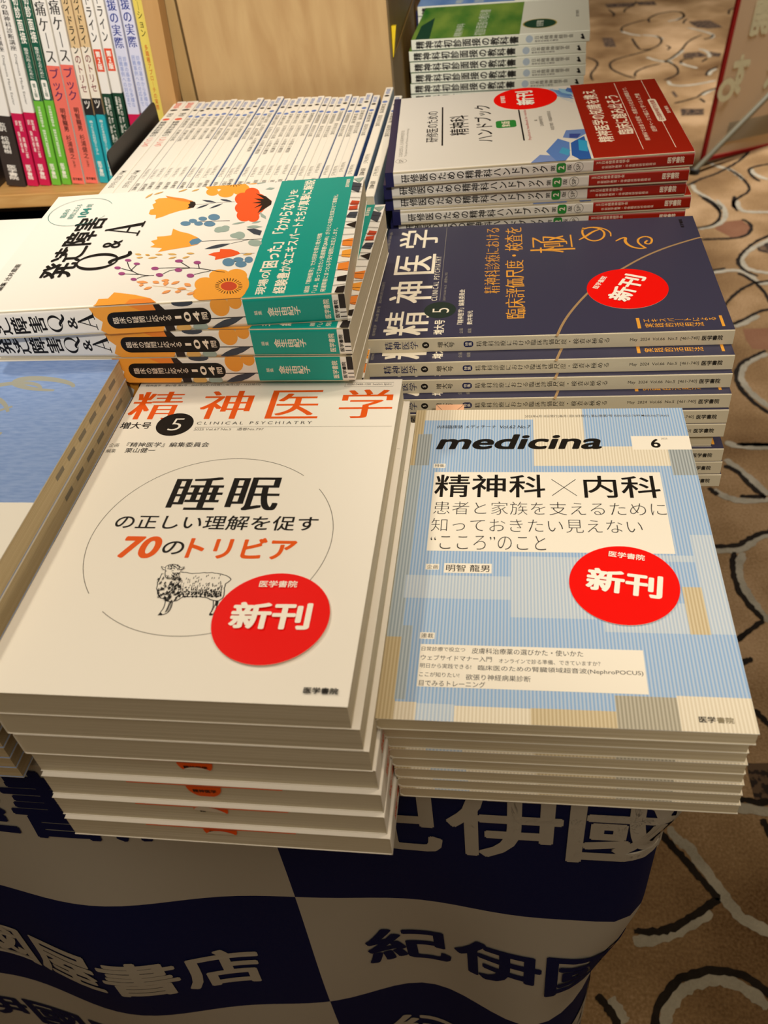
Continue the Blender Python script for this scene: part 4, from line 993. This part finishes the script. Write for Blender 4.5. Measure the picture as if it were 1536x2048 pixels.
# ------------------------------------------------------------------ green and white textbooks at the back, and the blue one behind them
w_, h_, t_ = 148, 210, 12.0
MEADOW = mat('#2F7A2E', .35, .35, 'green_sky', c2='#93B04A'); GW = mat('#E9EAD8', .4, .3); DKG = mat('#1E4A35', .45, .3); SKY_ = mat('#4C79BC', .4, .3, 'green_sky', c2='#8FB0DA'); PALE = mat('#C9D2C0', .5, .2)
def text_book(field, ovalc):
    a = Art(clip=(0, 0, w_, h_)); a.rect(0, 81, w_, h_, field); a.poly([(0, 188), (95, 192), (60, 205), (0, 205)], DKG if ovalc == DKG else field)
    a.text('初診面接の教科書' if ovalc == DKG else '診療の教科書', 4, 122, 120, 136, PALE, .01); a.text('精神科', 4, 150, 60, 160, PALE, .01)
    a.disc(41, 58.5, 21, 20.5, mat('#B7A94C', .4, .3)); a.disc(41, 58.5, 19.5, 19, ovalc); a.text('好評書', 28, 54, 54, 63, PALE, .02); a.text('医学書院', 62, 12, 92, 16, GREYINK, .01)
    s = Art(); s.text('精神科初診面接の教科書' if ovalc == DKG else '精神科診療の教科書', 1.6, 82, 10.2, 205, BLACK, .028, vertical=True)
    s.disc(6, 69.5, 4, 4.2, mat('#B4C2CC', .5, .2)); s.text('日本精神神経学会', 5.0, 19, 9.2, 63, GREYINK, .012, vertical=True); s.text('精神科医師の養成', 2.4, 36, 4.4, 63, GREYINK, .01, vertical=True)
    s.poly([(3, 5), (9, 8), (8, 10.5), (6, 8.6), (4.5, 10.5), (3, 8)], BLACK); s.rect(0, 82, .8, 210, DKG)
    return cover_mesh(w_, h_, t_, GW, GW, GW, a, s, r=.8)
cov = text_book(MEADOW, DKG); blk = block_mesh(w_, h_, t_, PG)
for k in range(13):
    x = 91.3 - [0, 3.5, 3, 2.5, 4][k] if k < 5 else 88 + 1.5*math.sin(k*2)
    lab = 'white textbook with green meadow cover and dark oval, top of the rear pile' if k == 0 else f'white textbook with green edge, {ordlab(k, 13)} of the rear pile'
    book('textbook', [('cover', cov), ('page_block', blk)], P(x, 1134 + .6*math.sin(k*1.4), -289.0 - 12.26*(k+1)), FLAT(87.2 if k == 0 else 87.6), lab, 'book', 'green and white textbooks in the rear pile')
cov = text_book(SKY_, mat('#2E5A96', .4, .3))
for k in range(13):
    book('textbook', [('cover', cov), ('page_block', blk)], P(86, 1296, -290.0 - 12.25*(k+1)), FLAT(87.4), 'blue and white textbook behind the green ones, at the upper edge' if k == 0 else f'blue and white textbook, {ordlab(k, 13)} of the pile behind the green ones', 'book', 'blue textbooks behind the rear pile')

# ------------------------------------------------------------------ pale blue books at the left edge
w_, h_, t_ = 182, 250, 15.6
PB = mat('#7F9BD0', .6, .15, 'fibre', c2='#93ACDB'); PBL = mat('#5D79AE', .6, .2); GOLDP = mat('#A3A498', .45, .4); BW = mat('#F1ECE0', .55, .2); PG2 = mat('#D9C8A4', .85, .15, 'pages', c2='#C3AF86')
a = Art(clip=(0, 0, w_, h_)); a.rect(0, 0, w_, h_, PB)
for cx, cy, rx, ry, rot in ((108, 205, 34, 16, 20), (140, 222, 22, 6, -10), (118, 186, 12, 24, 30)):
    pts = [(cx + rx*math.cos(t)*math.cos(rot*.0175) - ry*math.sin(t)*math.sin(rot*.0175), cy + rx*math.cos(t)*math.sin(rot*.0175) + ry*math.sin(t)*math.cos(rot*.0175)) for t in [2*math.pi*k/30 for k in range(26)]]
    a.stroke(pts, 5.5, GOLDP, smooth=1, taper=lambda t: .35 + .65*math.sin(math.pi*t))
a.disc(112, 200, 5, 6, GOLDP)
cov = cover_mesh(w_, h_, t_, PB, PB, PB, a, None, r=1.0, ct=.5)
tabs = Art(base=.1)
for k in range(7): tabs.rrect(6.4 - (k % 2)*0, 222 - k*17.5, 8.8, 233 - k*17.5, 1, mat('#8F8776', .8, .1)) if k < 6 else None
tv = Art(base=.1)
for k in range(6): tv.rect(225 - k*18, 7.2, 236 - k*18, 10.4, mat('#8F8776', .8, .1))
blk = block_mesh(w_, h_, t_, PG2, .5, [(tv, (w_ - .4, 0, 0), (0, 1, 0), (0, 0, 1))])
fb = Art(); fb.text('入門書です。', 92, 62, 172, 74, mat('#D9796A', .5, .2), 0); fb.text('こころに寄り添う', 10, 62, 88, 74, mat('#D9796A', .5, .2), 0)
bnd = band_mesh(w_, 0.1, 107.5, t_, BW, fb, None, r=1.0)
for k in range(9):
    dx = -257.6 - w_ + (0, 0, -2, -6, -9, -13, -17, -21, -24)[k]; dy = 219.5 + (0, 0, 3, 6, 9, 12, 15, 18, 21)[k]
    lab = 'pale blue book with white band and gold mark, top of the left edge pile' if k == 0 else f'pale blue book, {ordlab(k, 9)} of the pile at the left edge'
    book('blue_book', [('cover', cov), ('page_block', blk), ('paper_band', bnd, 'white paper band')], P(dx, dy, -299.5 - 15.7*(k+1)), FLAT(0), lab, 'book', 'pale blue books at the left edge')

# plain white books beyond them
t_ = 18.6
cov = cover_mesh(w_, h_, t_, mat('#F4F0E6', .4, .3), mat('#F4F0E6', .4, .3), BW, None, None, r=1.2); blk = block_mesh(w_, h_, t_, PG)
for k in range(8):
    book('white_book', [('cover', cov), ('page_block', blk)], P(-366 + .8*math.sin(k*2), 519 + .8*math.cos(k*3), -300 - 18.65*(k+1)), FLAT(90), 'plain white book left of the flowered pile, under the shelf front' if k == 0 else f'plain white book, {ordlab(k, 8)} of the plain pile left of the flowered books', 'book', 'plain white books at the left edge')

# ------------------------------------------------------------------ row of magazines standing spine up
MB_W = mat('#F0EADC', .45, .3); MBLUE = mat('#4F70AE', .4, .3); MPALE = mat('#8297AC', .4, .3); TXB = mat('#5C79B8', .5, .2); TXR = mat('#E0563A', .5, .2); TXG = mat('#6B665C', .6, .15)
TOP = {0: ('臨床', '児童'), 1: ('心の診療', '気分障害'), 2: ('不安症', '強迫症'), 3: ('睡眠障害', '依存症'), 4: ('発達', '認知症')}
def row_mag(th, red, var, cvr):
    s = Art(); c0, c1 = th*.22, th*.78
    s.text('精神医学', c0, 234, c1, 252, TXR if red else TXB, .02, 'm', vertical=True)
    s.disc(th/2, 229, th*.32, 2.6, BLACK, 18)
    if red:
        s.text('増大号', c0, 208, c1, 219, INK, .01, vertical=True); s.disc(th/2, 200, th*.3, 3.4, TXR, 18); s.text('精神科診療の', c0, 150, c1, 194, INK, .01, vertical=True); s.text('こころ', c0, 122, c1, 146, TXR, .01, vertical=True); s.text('May 2023 Vol.65', c0, 20, c1, 60, TXG, .005, turn=-90)
    else:
        s.disc(th/2, 210, th*.34, 3.2, TXB, 18); a_, b_ = TOP[var % 5]
        s.text('特集' + a_, c0, 176, c1, 204, TXG, .01, vertical=True); s.text(b_ + 'の診療', c0, 138, c1, 170, TXG, .006, vertical=True)
        if var % 3 == 2: s.text('と治療の展望', c0, 98, c1, 134, TXG, .006, vertical=True)
        s.text('Vol.66 No.%d' % (1 + var % 12), c0+.3, 44, c1-.3, 66, TXG, 0, turn=-90); s.text('医学書院', c0, 16, c1, 32, TXG, .015, vertical=True)
    return cover_mesh(152, 257, th, cvr, MB_W, cvr, None, s, r=1.1)
row = [(-373.2, 994, 13.2, True)] + [(-359.4, 993, 14.0, True)]
x = -344.6
for k in range(27):
    row.append((x, 990 - 15*(x + 344)/210, 7.5, False)); x += 7.66
row += [(-134.4, 999, 8.4, False), (-122.0, 969, 8.4, False)]
kit = {}
for k, (x, yb, th, red) in enumerate(row):
    var = 0 if red else (k-2)//6
    cvr = MB_W if red else (MPALE if k >= 29 else MBLUE)
    key = (th, red, var, k >= 29)
    if key not in kit: kit[key] = (row_mag(th, red, var, cvr), block_mesh(152, 257, th, PG))
    dz = 152.0 + (0 if k >= 29 else [0, 1.2, .2, 2.6, 1.4, 3.2, .4, 1.8, .6, 2.2, .8, .2, 1.5][(k*5) % 13] - 1.0 if k > 1 else 0)
    gap = 0
    words = 'first second third fourth fifth sixth seventh eighth ninth tenth eleventh twelfth thirteenth fourteenth fifteenth sixteenth seventeenth eighteenth nineteenth twentieth'.split() + ['twenty-' + q for q in 'first second third fourth fifth sixth seventh'.split()]
    if red: lab = 'white magazine with orange spine title right beside the black bookend' if k == 0 else 'white magazine with orange spine title, second from the black bookend'
    elif k == 29: lab = 'white magazine pushed back beyond the row, last but one before the handbooks'
    elif k == 30: lab = 'white magazine nearest the handbooks, pulled forward out of the row'
    else: lab = f'slim white magazine with blue spine title, {words[k-2]} after the two orange-titled ones'
    book('standing_magazine', [('cover', kit[key][0]), ('page_block', kit[key][1])], P(x, yb - 257, TABLE + .4 + dz), SPINE_UP, lab, 'magazine', 'magazines standing spine up in a row')
# black steel bookend
b = MB(); STEEL = mat('#1B1714', .45, .4)
n = 8; out = [(800, 0), (949, 0)]
for cx, cz, a0 in ((943, 162, 0), (806, 162, 90)): out += [(cx + 6*math.cos(math.radians(a0+q*15)), cz + 6*math.sin(math.radians(a0+q*15))) for q in range(7)]
L_ = len(out); b.V += [(-379.2, y, z) for y, z in out] + [(-380.8, y, z) for y, z in out]; k_ = b.mi(STEEL)
b.F += [tuple(range(L_)), tuple(range(L_, 2*L_))[::-1]] + [(i, i+L_, (i+1) % L_ + L_, (i+1) % L_) for i in range(L_)]; b.MI += [k_]*(L_+2)
root = empty('bookend', P(0, 0, TABLE + .5)); tag(root, 'black metal bookend beside the row of standing magazines', 'bookend')
obj('upright_plate', b.build('upright_plate'), root); b = MB(); b.box(-430, 800, 0, -380.8, 949, 1.4, STEEL); obj('base_plate', b.build('base_plate'), root)

# ------------------------------------------------------------------ low wooden shelf with standing books, upper left
PINE = mat('#C08D4E', .5, .25, 'wood', c2='#D9AC6C', sc=(10, 60, 60)); OAK = mat('#A8865A', .5, .25, 'wood', c2='#C0A273', sc=(26, 26, 5)); TANW = mat('#B48A55', .5, .25, 'wood', c2='#C39A66', sc=(20, 20, 4))
root = empty('book_shelf', P(0, 0, TABLE + .3)); tag(root, 'low pine shelf on the table carrying upright books', 'shelf')
def bx(nm, x0, y0, z0, x1, y1, z1, m, par):
    b = MB(); b.box(x0, y0, z0, x1, y1, z1, m); me = b.build(nm); o = obj(nm, me, par)
    mod = o.modifiers.new('edge', 'BEVEL'); mod.width = .0012; mod.segments = 2; mod.limit_method = 'ANGLE'; return o
ZB = 62.4                                              # board top above the table
bx('shelf_board', -900, 978, ZB-16.5, -373.5, 1230, ZB, PINE, root)
for lx in (-890, -398): bx('foot', lx, 1010, 0, lx+20, 1210, ZB-16.6, PINE, root)
bx('back_panel', -900, 1231, 0, -374, 1243, 330, OAK, root)
tilt = lambda deg: Matrix.Rotation(math.radians(deg), 3, 'Y') @ SPINE_OUT
# upright books: (spine x at the foot, thickness, lean, colours)
def sbook(th, main, obi, oh, fs, hh=257, wd=182):
    s = Art(clip=(0, 0, th, hh)); fs(s, th)
    return [('cover', cover_mesh(wd, hh, th, main, main, main, None, s, r=1.6)), ('page_block', block_mesh(wd, hh, th, PG))], oh, obi
SW = mat('#EFEAE2', .4, .3); DKB = mat('#3B322E', .4, .3); CRIM = mat('#C81E4E', .4, .3); FOREST = mat('#1F5A46', .4, .3); LIME = mat('#6FB83C', .4, .3); SALM = mat('#EE7464', .4, .3); BEI = mat('#DDBE8E', .4, .3); BEI2 = mat('#EFE4D2', .4, .3); CHAR = mat('#2E2B2A', .4, .3); TURQ = mat('#2BA5B0', .4, .3); DGRN = mat('#1F4230', .4, .3); LAV = mat('#D5D6EA', .4, .3); INDIGO = mat('#2F3F8E', .5, .2); LAVT = mat('#8796C8', .5, .2); YEL = mat('#E3CE62', .4, .3); TW = mat('#F7F1E6', .5, .2)
def f_dk(s, th): s.text('精神療法の実践講座', th*.25, 130, th*.75, 245, INK, .01, vertical=True)
def f_crim(s, th): s.text('プロフェッショナルの精神科診断講座', th*.24, 152, th*.76, 250, INK, .01, 'm', vertical=True); s.text('Diagnosis Made Easier', th*.36, 95, th*.62, 148, INK, 0, turn=-90)
def f_green(s, th): s.text('精神科初診面接', th*.22, 158, th*.78, 245, TW, .02, vertical=True); s.text('臨床力向上のために', th*.3, 122, th*.7, 154, TW, .006, vertical=True); s.rrect(th*.2, 99, th*.8, 120, 2, TW); s.text('第2版', th*.34, 102, th*.66, 117, FOREST, .02, vertical=True)
def f_sal(s, th): s.rect(0, 0, th, 133.5, SALM); s.text('慢性疼痛ケ｜ス', th*.12, 137, th*.88, 245, INK, .006, 'm', vertical=True); s.text('ブック', th*.16, 96, th*.84, 131, mat('#46205A', .5, .2), .008, vertical=True); s.text('明智龍男', th*.3, 62, th*.7, 88, INK, .02, vertical=True); s.text('杉浦健之', th*.3, 30, th*.7, 58, INK, .012, vertical=True); s.text('[編集]', th*.4, 20, th*.6, 28, INK, 0, turn=-90); s.text('医学書院', th*.12, 4, th*.88, 7.4, INK, .03)
def f_bei(s, th): s.rect(0, 96, th, 150, BEI2); s.rect(0, 78, th, 97, CHAR); s.text('精神科治療ガイドライン', th*.2, 144, th*.8, 250, INK, .02, vertical=True); s.text('のトリセ', th*.2, 104, th*.8, 142, mat('#7E2C34', .5, .2), .015, vertical=True); s.text('ツ', th*.2, 86, th*.8, 95, TW, .015)
def f_gui(s, th): s.text('診療ガイドライン', th*.2, 154, th*.8, 250, INK, .015, vertical=True); s.rect(th*.12, 124, th*.88, 147, TXR); s.text('第2版', th*.26, 126, th*.74, 145, TW, .03, vertical=True)
def f_lav(s, th): s.text('発達障害支援の実際', th*.14, 146, th*.86, 255, INDIGO, .012, 'm', vertical=True); s.text('診療の基本から多様な', th*.54, 85, th*.84, 138, LAVT, .01, vertical=True); s.text('困難事例への対応まで', th*.16, 85, th*.46, 138, LAVT, .01, vertical=True)
def f_yel(s, th): s.text('認知リハビリテ｜ション', th*.24, 156, th*.76, 250, INK, .006, vertical=True); s.text('多職種アプロ｜チの実際', th*.32, 80, th*.68, 148, mat('#C8622E', .5, .2), .015, vertical=True)
def obi_spine(th, oh, kind):
    s = Art()
    if kind == 'dk': s.text('監訳　松崎朝樹', th*.3, 40, th*.7, oh-8, TW, .01, vertical=True)
    elif kind == 'crim': s.text('監訳　高橋三郎', th*.54, 34, th*.8, oh-8, TW, .008, vertical=True); s.text('訳　染矢俊幸', th*.22, 40, th*.46, oh-8, TW, .008, vertical=True)
    elif kind == 'lime': s.text('日本精神神経学会 精神科専門医制度委員会', th*.34, 34, th*.66, oh-6, TW, .01, vertical=True)
    elif kind == 'turq': s.text('困ったときの対応マニュアル', th*.32, 34, th*.68, oh-6, TW, .01, vertical=True)
    elif kind == 'dgrn': s.text('治療のすべてがわかる', th*.5, 26, th*.76, oh-4, TW, .006, vertical=True); s.text('最新の診療方針', th*.2, 26, th*.44, oh-4, TW, .006, vertical=True)
    if kind != 'red': s.text('医学書院', th*.26, 8, th*.74, 26, TW, .02, vertical=True)
    return s
SHELF = [(-640, 13, 13, 'white book with dark brown band at the left frame edge', SW, DKB, 84, f_dk, 'dk'), (-616.5, 26, 12.7, 'thick white book with dark brown band', SW, DKB, 84, f_dk, 'dk'),
         (-589.6, 15.4, 9.5, 'white book with crimson band beside the thick dark-banded one', SW, CRIM, 86, f_crim, 'crim'), (-573.6, 15.4, 8.6, 'white book with crimson band beside the dark green books', SW, CRIM, 86, f_crim, 'crim'),
         (-557.6, 13.2, 7.9, 'dark green book with lime band beside the crimson-banded ones', FOREST, LIME, 98, f_green, 'lime'), (-544.0, 13.0, 7.9, 'dark green book with lime band beside the salmon ones', FOREST, LIME, 98, f_green, 'lime'),
         (-530.4, 17.0, 7.3, 'white and salmon book beside the lime-banded ones', SW, None, 0, f_sal, ''), (-513.0, 17.0, 7.0, 'white and salmon book beside the turquoise-banded ones', SW, None, 0, f_sal, ''),
         (-495.4, 12.4, 6.7, 'beige book with turquoise band beside the salmon ones', BEI, TURQ, 79, f_bei, 'turq'), (-482.6, 12.4, 6.5, 'beige book with turquoise band beside the dark-green-banded ones', BEI, TURQ, 79, f_bei, 'turq'),
         (-469.6, 13.0, 6.2, 'white book with small red tag and dark green band, left one of two', SW, DGRN, 101, f_gui, 'dgrn'), (-456.2, 13.4, 5.4, 'white book with small red tag and dark green band, right one of two', SW, DGRN, 101, f_gui, 'dgrn'),
         (-442.0, 15.6, 4.8, 'lavender white book with indigo title and red foot, left one of two', LAV, CRIM, 77, f_lav, 'red'), (-425.6, 15.4, 4.4, 'lavender white book with indigo title and red foot, right one of two', LAV, CRIM, 77, f_lav, 'red'),
         (-409.2, 13.0, 3.7, 'yellow book with black title, last on the shelf before the wooden upright', YEL, None, 0, f_yel, '')]
kit = {}
for k, (x, th, ln, lab, main, obi_, oh, fs, kd) in enumerate(SHELF):
    ln = 8.9 - .37*k; th -= 1.75; x += .8
    key = (th, kd, lab.split(' ')[0])
    if key not in kit:
        parts, _, _ = sbook(th, main, obi_, oh, fs)
        if obi_: parts.append(('paper_band', band_mesh(182, .1, oh, th, obi_, None, obi_spine(th, oh, kd), r=1.6), None))
        kit[key] = parts
    rot = Matrix.Rotation(math.radians(ln), 3, 'Y') @ SPINE_OUT
    lift = th*math.sin(math.radians(ln))
    book('upright_book', kit[key], P(x, 1000, TABLE + .3 + ZB + .3 + lift), rot, lab, 'book', 'books standing on the pine shelf')
# wooden upright at the end of the shelf
b = MB(); b.box(0, 0, 0, 17.5, 20, 330, TANW); me = b.build('shelf_upright'); o = obj('shelf_upright', me)
m4 = Matrix.Rotation(math.radians(3.6), 4, 'Y'); m4.translation = P(-393.0, 988, TABLE + .3 + ZB + .3 + 1.2); o.matrix_world = m4
tag(o, 'smooth tan wooden upright leaning beside the yellow book', 'board')

# ------------------------------------------------------------------ oak display cabinet behind the row
root = empty('display_cabinet', P(0, 0, TABLE + .3)); tag(root, 'tall oak display cabinet standing behind the row of magazines', 'cabinet')
OAK_SHADED = mat('#7A5E2E', .55, .2, 'wood', c2='#8A6C38', sc=(20, 20, 5))  # cabinet oak with the shade of its right side put into the colour
bx('side_panel', -371, 1012, 0, -354.5, 1330, 345, mat('#9B7E50', .5, .25, 'wood', c2='#AE9162', sc=(26, 26, 5)), root); bx('front_panel', -351.5, 1010, 0, -128, 1028, 345, OAK, root); bx('side_panel', -146, 1028.2, 0, -128.5, 1330, 170, OAK_SHADED, root); bx('side_panel', -146, 1028.2, 172.5, -128.5, 1330, 345, OAK_SHADED, root); bx('top_panel', -371, 1010, 345.2, -128, 1330, 361, OAK, root)
b = MB(); b.mesh([(0, 0, 0), (0, 18, 0), (0, 18, 28), (0, 5, 30), (.5, 0, 0), (.5, 18, 0), (4, 18, 28), (5, 5, 30)], [(0, 1, 2, 3), (4, 7, 6, 5), (0, 4, 5, 1), (1, 5, 6, 2), (2, 6, 7, 3), (3, 7, 4, 0)], mat('#E2C21C', .6, .2))
o = obj('sticky_note', b.build('sticky_note')); o.location = P(-128.3, 1036, TABLE + 172); tag(o, 'yellow paper note stuck to the cabinet side', 'paper note')

# ------------------------------------------------------------------ sign on a stand, upper right
U = Vector((.8291, .5528, -.0838)).normalized(); Vv = Vector((.0768, .0359, .9964)); Vv = (Vv - U*Vv.dot(U)).normalized(); Nn = U.cross(Vv)
SIGN = mat('#F2DDB8', .7, .15, 'sheet', a=.10); SIGNRED = mat('#A01414', .55, .25); SIGNTXT = mat('#E4DEB2', .7, .1); SIGNGREY = mat('#B7AE93', .7, .1, 'sheet', a=.02)
rot = Matrix((U, Vv, Nn)).transposed()
root = empty('sign_board', P(602, 2859, -1128), rot); tag(root, 'translucent beige sign with red border seen from behind, at the upper right', 'sign')
b = MB(); b.box(0, 0, -2, 900, 1000, 2, SIGN)
a = Art(base=.6, step=.1)
mir = Art(); mir.text('す', -110, 185, -42, 300, SIGNTXT, .05); mir.text('ま', -262, 180, -190, 296, SIGNTXT, .05); mir.text('で', -420, 180, -350, 296, SIGNTXT, .05); mir.text('開', -150, 345, -75, 440, SIGNTXT, .05); mir.text('催', -240, 345, -165, 440, SIGNTXT, .05)
mir.rect(-640, 44, -82, 104, SIGNGREY)
a.V = [(-x, y, z + .8) for x, y, z in mir.V]; a.F = [f[::-1] for f in mir.F]; a.MI = mir.MI
a.z = 3; a.arc(33, 206, 25, 0, 360, 17, SIGNTXT, 36)
b.art(a, (0, 0, 2), (1, 0, 0), (0, 1, 0)); obj('sheet', b.build('sheet'), root)
for nm, q in (('border', (-3, -3, 11, 1003)), ('border', (889, -3, 903, 1003)), ('border', (11, -3, 889, 9)), ('border', (11, 991, 889, 1003))):
    b = MB(); b.box(q[0], q[1], -4, q[2], q[3], 4, SIGNRED); obj(nm, b.build(nm), root, )
root = empty('sign_stand', P(577, 2814, -CAM_H)); tag(root, 'dark metal leg of the sign stand rising across the sign', 'stand')
b = MB(); POLE = mat('#6E6850', .4, .5); a_ = Vector((0, 0, 8)); c_ = rot @ Vector((500, 400, 20)) + Vector((602-577, 2859-2814, 21)); b.tube(a_, c_, 8.5, POLE); obj('leg', b.build('leg'), root)
b = MB(); b.tube((0, 0, 0), (0, 0, 14), 16, mat('#2A2620', .7, .2), r2=13); obj('foot', b.build('foot'), root)

bpy.data.objects.remove(_to)
